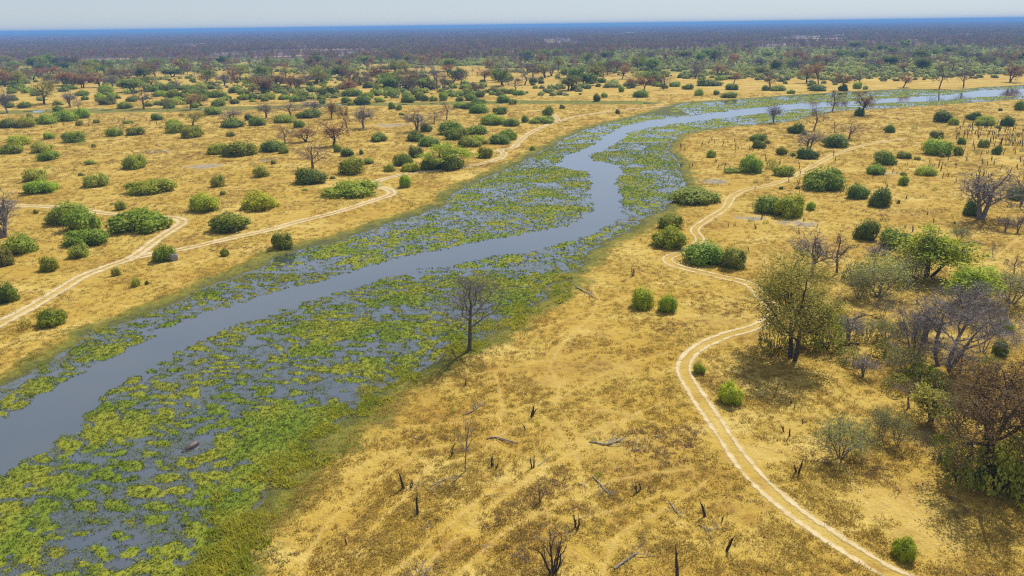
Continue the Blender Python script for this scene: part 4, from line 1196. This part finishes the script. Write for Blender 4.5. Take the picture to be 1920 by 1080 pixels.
def dead_thing(name, label, cat, seed, bx, by, wpx, hpx, S, stems, mat, lean=0.6, r0=0.11, L=2.0, fine=0):
    p = Plant(seed)
    for k in range(stems):
        a = 6.28 * k / stems + p.r.uniform(-0.5, 0.5)
        p.limb((0.12 * math.cos(a), 0.12 * math.sin(a), -0.1), (lean * math.cos(a), lean * math.sin(a), 1), L * p.r.uniform(0.7, 1.1), r0, 0, S)
    v, f = p.wood(sides=(6, 5, 4), fine=fine, fl=0.4, fw=0.012)
    x, y = P(bx, by)
    H = top_height(x, y, by - hpx); Wm = wpx * project(x, y, 0)[2] / FPX
    w0 = np.ptp(v[:, 0])
    v = v * np.array([Wm / w0, Wm / w0, H / v[:, 2].max()])
    o = link(name, new_mesh(name, v, f, [M[mat]]), label=label, cat=cat)
    o.location = (x, y, gz1(x, y))
    return o
SB = dict(lv=2, wob=[0.16, 0.22, 0.25], up=[0.05, 0.12, 0.1], kids=[3, 2], lo=[0.4, 0.3], ang=[40, 45], rat=[0.6, 0.55])
dead_thing('dead_shrub', 'big charred dead shrub with forked limbs at the bottom edge', 'dead shrub', 801, 1037, 1074, 68, 72, SB, 5, 'stump', 0.55, 0.14)
dead_thing('dead_shrub', 'narrow dead shrub of upright twigs in the middle of the near bank', 'dead shrub', 802, 1012, 942, 28, 46, SB, 8, 'twig_brown', 0.2, 0.06, 2.0, 3)
dead_thing('dead_shrub', 'low tangled dead brushwood cut by the bottom edge', 'dead shrub', 803, 790, 1092, 100, 28, SB, 9, 'bark_grey', 1.3, 0.06, 2.0, 4)
ST = dict(lv=2, wob=[0.025, 0.10, 0.2], up=[0.04, 0.16, 0.1], kids=[5, 3], lo=[0.45, 0.3], ang=[32, 35], rat=[0.45, 0.5])
put_tree('slim', 872, 884, 46, 120, 'slim dead tree with a pale trunk alone on the near bank', name='dead_tree')
for (bx, by, bw, bh) in [(850, 775, 12, 14), (1008, 796, 12, 9), (1121, 894, 16, 12), (1112, 830, 16, 12)]:
    put_bush('thin_bright', bx, by, bw, bh, 'small green regrowth tuft beside fallen dead wood on the near bank', 'regrowth tufts on the near bank', False, 'regrowth_tuft', 'plant')

def log(label, pts, r, seed, mat='dead_wood', branches=4, cat='fallen branch', name='fallen_branch'):
    r = r * 0.72
    R = np.random.default_rng(seed)
    q = np.array([P(a, b) for a, b in pts])
    c = q.mean(0)
    line = smooth_line(q, 0.6) if len(q) > 2 else np.linspace(q[0], q[1], 6)
    p = Plant(seed)
    n = len(line)
    zz = np.array([gz1(*l) for l in line])
    p3 = [np.array([line[i][0] - c[0], line[i][1] - c[1], zz[i] + r * 0.5 + 0.10 * math.sin(3.0 * i / n) + R.uniform(0, 0.05)]) for i in range(n)]
    p.ch.append((p3, [r * (1 - 0.65 * i / n) for i in range(n)], 0))
    for k in range(branches):
        i = int(n * R.uniform(0.35, 0.95)); i = min(i, n - 2)
        d = unit(p3[i + 1] - p3[i])
        a = R.choice([-1, 1]) * R.uniform(0.4, 0.9)
        nd = np.array([d[0] * math.cos(a) - d[1] * math.sin(a), d[0] * math.sin(a) + d[1] * math.cos(a), R.uniform(0.05, 0.45)])
        p.limb(p3[i], nd, R.uniform(0.8, 1.8), r * 0.45, 1, dict(lv=2, wob=[0.1, 0.2, 0.25], up=[0, -0.02, 0], kids=[0, 3], lo=[0.3], ang=[40], rat=[0.5, 0.5]))
    v, f = p.wood(sides=(7, 5, 4), fine=2, fl=0.4, fw=0.014)
    o = link(name, new_mesh(name, v, f, [M[mat]]), label=label, cat=cat)
    o.location = (c[0], c[1], 0)
log('weathered fallen log lying alone left of the charred stumps', [(913, 824), (930, 820), (950, 826), (972, 831)], 0.16, 901, 'bark_grey', 2)
log('dark fallen branch behind the slim leaning dead tree', [(868, 778), (885, 772), (905, 756)], 0.12, 902, 'bark_grey', 5)
log('fallen pale dead crown with spreading branches beside a dark patch', [(1106, 829), (1130, 834), (1148, 832), (1170, 822)], 0.17, 903, 'dead_wood', 7)
log('thin pale branches lying at the foot of the slim dead tree', [(806, 914), (830, 902), (866, 891)], 0.09, 904, 'dead_wood', 4)
log('thin white stick on the golden grass right of a small stump', [(1010, 872), (1038, 853)], 0.06, 905, 'dead_wood', 1)
log('pale dead branches fanning out from a green tuft', [(1112, 893), (1125, 908), (1146, 932)], 0.13, 906, 'dead_wood', 7)
log('white branch lying left of the right track ruts', [(1257, 944), (1266, 960), (1282, 973)], 0.10, 907, 'dead_wood', 3)
log('grey fallen trunk near the bottom edge right of the big dead shrub', [(1152, 1068), (1172, 1054), (1196, 1039)], 0.17, 908, 'bark_grey', 2)
log('white fallen trunk at the marsh edge of the near bank', [(1080, 540), (1098, 549), (1121, 562)], 0.22, 909, 'dead_wood', 4)
log('pale tangle of dead sticks below a forked stump', [(1310, 985), (1322, 993), (1334, 997)], 0.07, 910, 'dead_wood', 6)
log('long grey log on the grass in the upper wooded corner', [(1800, 460), (1822, 455), (1850, 460)], 0.2, 911, 'bark_grey', 3)
log('heap of dark dead branches right of the big olive-leaved tree', [(1565, 655), (1590, 648), (1612, 650)], 0.2, 912, 'bark', 9)
log('dark fallen limbs before the large bare grey tree', [(1600, 600), (1625, 592), (1655, 600)], 0.2, 913, 'bark', 9)

RL = random.Random(31)
for q in range(16):
    bx = RL.uniform(700, 1420); by = RL.uniform(760, 1060)
    if by > 560 + 0.62 * (1420 - bx) + 300 or bx > 1270 + (by - 760) * 0.9:
        bx = RL.uniform(860, 1240)
    a = RL.uniform(-0.5, 0.5); L = RL.uniform(8, 20)
    log('small weathered grey twig scattered on the near bank grass', [(bx, by), (bx + L * math.cos(a), by + L * math.sin(a) * 0.6)], RL.uniform(0.05, 0.08), 930 + q, RL.choice(['bark_grey', 'dead_wood']), 3, 'twig', 'fallen_twig')
for o in bpy.data.objects:
    if o.name.startswith('fallen_twig'):
        o['group'] = 'small twigs on the near bank'

def boulder():
    R = np.random.default_rng(5)
    import bmesh
    bm = bmesh.new()
    bmesh.ops.create_icosphere(bm, subdivisions=3, radius=1.0)
    for v in bm.verts:
        n = 0.75 + 0.5 * float(fbm(np.array([v.co.x * 1.4 + 9]), np.array([v.co.y * 1.4 + v.co.z * 1.1]), 3, 3)[0])
        v.co = Vector((v.co.x * 1.0 * n, v.co.y * 0.8 * n, (v.co.z * 0.9 + 0.45) * n))
    me = bpy.data.meshes.new('boulder'); bm.to_mesh(me); bm.free()
    me.materials.append(M['stone'])
    o = link('termite_mound', me, label='small grey mound at the foot of a green bush beside the left track', cat='mound')
    x, y = P(326, 489)
    o.location = (x, y, gz1(x, y)); o.scale = (1.1, 0.9, 1.3)
boulder()

# ------------------------------------------------------------------ hippo wading between the mats
def hippo():
    import bmesh
    t = NT('hippo_skin')
    c = t.mix(t.rng(t.noise(3.0, 3.0), 0.35, 0.7), (0.055, 0.040, 0.038), (0.10, 0.075, 0.072))
    skin = t.done(t.bsdf(c, 0.55, 0.4, t.bump(t.noise(14.0, 3.0), 0.3, 0.02)))
    # rings along the body: x, centre z, half width, half height (front is -x)
    prof = [(-2.12, 0.34, 0.14, 0.12), (-2.05, 0.34, 0.33, 0.27), (-1.86, 0.37, 0.41, 0.33), (-1.62, 0.44, 0.36, 0.34), (-1.42, 0.50, 0.38, 0.38), (-1.20, 0.55, 0.44, 0.44), (-0.95, 0.60, 0.47, 0.48),
            (-0.60, 0.62, 0.63, 0.60), (-0.1, 0.60, 0.72, 0.66), (0.45, 0.60, 0.73, 0.67), (0.9, 0.62, 0.66, 0.63), (1.25, 0.60, 0.50, 0.52), (1.45, 0.56, 0.30, 0.36), (1.55, 0.52, 0.10, 0.14)]
    K = 20
    V, F = [], []
    for (x, z, hw, hh) in prof:
        for k in range(K):
            a = 6.28318 * k / K
            V.append((x, hw * math.cos(a), z + hh * math.sin(a)))
    n = len(prof)
    for i in range(n - 1):
        for k in range(K):
            F.append((i * K + k, i * K + (k + 1) % K, (i + 1) * K + (k + 1) % K, (i + 1) * K + k))
    F.append(tuple(range(K))[::-1]); F.append(tuple(range((n - 1) * K, n * K)))
    bm = bmesh.new()
    bv = [bm.verts.new(v) for v in V]
    for f in F:
        bm.faces.new([bv[i] for i in f])
    # legs drawn out of the belly, standing on the river bed
    bm.faces.ensure_lookup_table()
    for sx in (-0.65, 0.85):
        for sy in (-1, 1):
            tgt = Vector((sx, sy * 0.42, 0.12))
            fc = min((f for f in bm.faces if len(f.verts) == 4 and f.normal.z < 0.2), key=lambda f: (f.calc_center_median() - tgt).length)
            for (dz, s) in ((-0.30, 0.95), (-0.25, 0.95)):
                r = bmesh.ops.extrude_discrete_faces(bm, faces=[fc])
                fc = r['faces'][0]
                ctr = fc.calc_center_median()
                for v in fc.verts:
                    v.co = ctr + (v.co - ctr) * s + Vector((0, 0, dz))
    bmesh.ops.recalc_face_normals(bm, faces=bm.faces)
    me = bpy.data.meshes.new('hippo_body'); bm.to_mesh(me); bm.free()
    me.materials.append(skin)
    me.polygons.foreach_set('use_smooth', np.ones(len(me.polygons), bool))
    x0, y0 = P(345, 842); x1, y1 = P(372, 826)
    e = bpy.data.objects.new('hippo', None)
    COL.objects.link(e)
    e.location = ((x0 + x1) / 2, (y0 + y1) / 2, WATER_Z - 0.34)
    e.rotation_euler = (0, 0, math.atan2(y1 - y0, x1 - x0))
    s = math.hypot(x1 - x0, y1 - y0) / 3.1
    e.scale = (s, s, s)
    tag(e, 'dark wet hippo wading with lowered head between the green marsh mats', 'hippo')
    b = link('body', me, e)
    sm = b.modifiers.new('smooth', 'SUBSURF'); sm.levels = 1; sm.render_levels = 1
    for sy in (-1, 1):
        bm = bmesh.new(); bmesh.ops.create_uvsphere(bm, u_segments=10, v_segments=6, radius=0.085)
        me = bpy.data.meshes.new('ear'); bm.to_mesh(me); bm.free(); me.materials.append(skin)
        o = link('ear', me, e); o.location = (-1.30, sy * 0.30, 0.90); o.scale = (0.5, 0.8, 1.2)
        o = link('nostril', me, e); o.location = (-1.98, sy * 0.17, 0.62); o.scale = (0.7, 0.6, 0.5)
hippo()

# ------------------------------------------------------------------ grass cover
def tuft_mesh(name, seed, n, rad, h0, h1, wid, mat, lean=1.0):
    R = np.random.default_rng(seed)
    v, f = blades(R, np.zeros(1), np.zeros(1), np.zeros(1), n, rad, h0, h1, wid, lean)
    return new_mesh(name, v, f, [M[mat]])

def ground_points(n, seed, ymax, fn):
    R = np.random.default_rng(seed)
    # even spread over the ground in view, thinning with distance
    y = 48.0 * np.exp(R.uniform(0, 1, n) * math.log(ymax / 48.0))
    x = R.uniform(-1, 1, n) * (26 + 0.72 * y)
    sd = wet_sd(x, y); td = track_dist(x, y)
    k = fn(x, y, sd, td, R)
    x, y, sd, td = x[k], y[k], sd[k], td[k]
    return np.stack([x, y, ground_z(x, y, sd, td)], 1), R

def trail_mask(x, y):
    d = np.full(x.shape, 99.0)
    for t in TRAILS:
        m = (x > t[:, 0].min() - 4) & (x < t[:, 0].max() + 4) & (y > t[:, 1].min() - 4) & (y < t[:, 1].max() + 4)
        if m.any():
            d[m] = np.minimum(d[m], seg_dist(x[m], y[m], t, False))
    return d

def near_list(x, y, lst, k=1.0):
    v = np.zeros(x.shape)
    for (a, b, r) in lst:
        cx, cy = P(a, b)
        v = np.maximum(v, np.exp(-(np.hypot((x - cx) / 1.3, y - cy) / (r * k)) ** 2))
    return v

def f_dry(x, y, sd, td, R):
    d = fbm(x / 6.0, y / 6.0, 131, 3)
    return (sd > 3.0) & (td > 1.9 - R.uniform(0, 0.6, x.shape)) & (trail_mask(x, y) > R.uniform(0.1, 0.8, x.shape)) & (d + R.uniform(-0.25, 0.25, x.shape) > 0.47) & (near_list(x, y, BARE) < R.uniform(0.2, 0.9, x.shape))
pts, R = ground_points(190000, 1, 560.0, f_dry)
scatter('dry_grass', pts, R.uniform(0.55, 1.35, len(pts)) * np.clip(pts[:, 1] / 170.0, 1.0, 2.4), [tuft_mesh('dry_grass_tuft', 20 + k, 16, 0.42, 0.10, 0.30, 0.05, 'dry', 1.9) for k in range(4)], 'golden dry grass covering the plain on both banks', 'grass', 1)

def f_brown(x, y, sd, td, R):
    d = fbm(x / 9.0, y / 9.0, 151, 3)
    return (sd > 4.0) & (td > 2.2) & (trail_mask(x, y) > 1.0) & (d + 0.22 * near_list(x, y, BROWN) + R.uniform(-0.1, 0.1, x.shape) > 0.74)
pts, R = ground_points(75000, 2, 560.0, f_brown)
scatter('brown_grass', pts, R.uniform(0.5, 1.3, len(pts)) * np.clip(pts[:, 1] / 170.0, 1.0, 2.4), [tuft_mesh('brown_grass_tuft', 40 + k, 18, 0.40, 0.12, 0.4, 0.045, 'brown_grass', 1.5) for k in range(4)], 'grey-brown withered low growth in patches on the plain', 'grass', 2)

def f_tuss(x, y, sd, td, R):
    side = x > np.interp(y, CHANNEL[len(CH_UP):][::-1][:, 1], CHANNEL[len(CH_UP):][::-1][:, 0])
    d = fbm(x / 5.0, y / 5.0, 171, 3)
    band = np.exp(-((sd + 0.5) / np.where(side, 3.6, 1.6)) ** 2)
    return (band * np.where(side & (y < 165), 1.0, 0.35) > R.uniform(0.15, 1.0, x.shape)) & (d > 0.58) & (chan_sd(x, y) > 1.5)
pts, R = ground_points(80000, 3, 300.0, f_tuss)
pts[:, 2] = np.maximum(pts[:, 2], WATER_Z - 0.05)
scatter('tussock_grass', pts, R.uniform(0.7, 2.0, len(pts)), [tuft_mesh('tussock_tuft', 60 + k, 34, 0.5, 0.12, 0.42, 0.06, 'tussock', 1.5) for k in range(4)], 'tall yellow-green tussock grass along the water edge', 'grass', 3)

def f_short(x, y, sd, td, R):
    return (sd > -3.0) & (sd < 3.0 + R.uniform(0, 4.5, x.shape)) & (fbm(x / 5.0, y / 5.0, 181, 3) + R.uniform(-0.2, 0.2, x.shape) > 0.40)
pts, R = ground_points(120000, 5, 420.0, f_short)
pts[:, 2] = np.maximum(pts[:, 2], WATER_Z)
scatter('bank_grass', pts, R.uniform(0.6, 1.4, len(pts)) * np.clip(pts[:, 1] / 170.0, 1.0, 2.0), [tuft_mesh('bank_grass_tuft', 90 + k, 14, 0.4, 0.06, 0.2, 0.05, 'short_green', 2.0) for k in range(4)], 'short yellow-green grass on the damp banks', 'grass', 5)

def f_weed(x, y, sd, td, R):
    return (sd < -2.0) & (chan_sd(x, y) > 0.8 + R.uniform(0, 2, x.shape)) & (fbm(x / 4.0, y / 4.0, 191, 3) > 0.38)
pts, R = ground_points(140000, 4, 420.0, f_weed)
pts[:, 2] = WATER_Z
scatter('water_weed', pts, R.uniform(0.5, 1.4, len(pts)), [tuft_mesh('water_weed_tuft', 80 + k, 14, 0.4, 0.02, 0.10, 0.07, 'mat', 4.0) for k in range(4)], 'sparse green weed breaking the water between the mats', 'water weed', 4)

# ------------------------------------------------------------------ far scrub and woodland, each read as one mass
def low_bush(seed, n, leaf, tone):
    v, f = bush_foliage(seed, n, leaf, 5)
    return new_mesh('far_scrub_piece', v, f, [M[tone]])

def far_points(n, seed, y0, y1, power=1.0):
    R = np.random.default_rng(seed)
    y = np.sqrt(R.uniform(0, 1, n) * (y1 * y1 - y0 * y0) + y0 * y0)
    x = R.uniform(-1, 1, n) * (60 + 0.78 * y)
    return x, y, R

def belts(x, y):
    right = sstep(-150, 250, x - 0.05 * y)
    s = 960 - 300 * right + (fbm(x / 130, y / 130, 41, 3) - 0.5) * 160
    wst = 1180 + 230 * right + (fbm(x / 200, y / 200, 43, 3) - 0.5) * 260
    return right, s, wst

x, y, R = far_points(52000, 11, 560.0, 1750.0)
right, s0, wst = belts(x, y)
dens = fbm(x / 45.0, y / 45.0, 211, 3)
k = (y > s0 + R.uniform(-40, 60, x.shape)) & (y < wst + 120) & (dens + 0.10 * right > 0.43) 
k |= (y > 560) & (y < s0) & (dens > 0.56) & (R.uniform(0, 1, x.shape) < 0.5) & (right < 0.6)
x, y = x[k], y[k]
scatter('far_scrub', np.stack([x, y, np.zeros(len(x)) - 0.05], 1), R.uniform(1.6, 4.4, len(x)), [low_bush(1200 + q, 240, 0.16, 'leaf_scrub') for q in range(4)], 'grey-green scrub in a broad belt before the far woodland', 'scrub', 11)

scatter('far_bushes', np.array([(a, b, -0.05) for a, b, c in FAR_EXTRA]), np.array([c for a, b, c in FAR_EXTRA]), [new_mesh('far_bush_piece', *bush_foliage(1250 + q, 900, 0.1, 6), [M['leaf_' + tn]]) for q, tn in enumerate(('green', 'dark', 'olive', 'green'))], 'remaining small bushes thickening the belt beyond the thin stream', 'bushes', 14)

def far_tree(seed, leafy=None):
    p = Plant(seed)
    S = dict(lv=2, wob=[0.08, 0.2, 0.3], up=[0.02, 0.08, 0.05], kids=[6, 5], lo=[0.35, 0.25], ang=[45, 50], rat=[0.6, 0.55])
    p.limb((0, 0, -0.2), (0.05, 0, 1), 6.0, 0.22, 0, S)
    v, f = p.wood(sides=(4, 3, 3), fine=4, fl=1.4, fw=0.07)
    mi = np.zeros(len(f), int)
    if leafy:
        v2, f2 = p.leaves(3, 0.42, 0.5)
        f2 = as_tris(f2)
        mi = np.concatenate([mi, np.ones(len(f2), int)])
        f = np.vstack([f, f2 + len(v)]); v = np.vstack([v, v2])
    return new_mesh('far_tree_piece', v, f, [M['far_wood']] + ([M[leafy]] if leafy else []), False, mi)

x, y, R = far_points(90000, 12, 620.0, 3600.0)
right, s0, wst = belts(x, y)
u = R.uniform(0, 1, x.shape)
dens = fbm(x / 160.0, y / 160.0, 221, 3)
k = (y > wst - 40) & (dens + u * 0.3 > 0.65)
k |= (y > 800) & (y <= wst - 40) & (u < 0.10)
x2, y2 = x[k], y[k]
scatter('far_woodland', np.stack([x2, y2, np.zeros(len(x2))], 1), R.uniform(0.8, 1.6, len(x2)), [far_tree(1300), far_tree(1301), far_tree(1302), far_tree(1303), far_tree(1304, 'leaf_rust'), far_tree(1305), far_tree(1306, 'leaf_dark')], 'bare purple-brown woodland stretching across the far plain', 'woodland', 12)

def grove(seed):
    R = np.random.default_rng(seed)
    V, F = [], []; n = 0
    for k in range(16):
        cx, cy = R.uniform(-26, 26, 2); h = R.uniform(7, 12); r = R.uniform(3, 5)
        c = np.array([cx, cy, h * 0.62]) + R.normal(0, 1, (46, 3)) * np.array([r * 0.5, r * 0.5, h * 0.2])
        v, f = cards(R, c, 1.3, None, 0.5)
        f = as_tris(f)
        V.append(v); F.append(f + n); n += len(v)
        t = np.array([[cx - 0.2, cy, -0.3], [cx + 0.2, cy, -0.3], [cx, cy, h * 0.8]])
        V.append(t); F.append(np.array([[n, n + 1, n + 2]])); n += 3
    return new_mesh('far_grove_piece', np.vstack(V), np.vstack(F), [M['far_wood']])
x, y, R = far_points(36000, 13, 3200.0, 15000.0)
k = fbm(x / 900.0, y / 500.0, 231, 3) + R.uniform(0, 0.3, x.shape) > 0.5
x2, y2 = x[k], y[k]
scatter('horizon_woodland', np.stack([x2, y2, np.zeros(len(x2))], 1), R.uniform(0.8, 1.4, len(x2)), [grove(1400 + q) for q in range(4)], 'blue hazy woodland reaching the horizon', 'woodland', 13)

# ------------------------------------------------------------------ haze: a flat slab of air over the plain
def haze():
    X, Y0, Y1, Z0, Z1 = 60000.0, -400.0, 46500.0, -2.2, 62.0
    v = [(sx * X, yy, zz) for zz in (Z0, Z1) for (sx, yy) in ((-1, Y0), (1, Y0), (1, Y1), (-1, Y1))]
    f = [(3, 2, 1, 0), (4, 5, 6, 7), (0, 1, 5, 4), (1, 2, 6, 5), (2, 3, 7, 6), (3, 0, 4, 7)]
    m = bpy.data.materials.new('haze')
    m.use_nodes = True
    t = m.node_tree
    t.nodes.clear()
    o = t.nodes.new('ShaderNodeOutputMaterial')
    pv = t.nodes.new('ShaderNodeVolumePrincipled')
    pv.inputs['Color'].default_value = (0.21, 0.45, 0.90, 1)
    pv.inputs['Density'].default_value = 0.00016
    pv.inputs['Anisotropy'].default_value = 0.0
    t.links.new(pv.outputs[0], o.inputs['Volume'])
    link('haze', new_mesh('haze', v, f, [m]), kind='stuff', label='thin blue haze over the far plain', cat='haze')
haze()
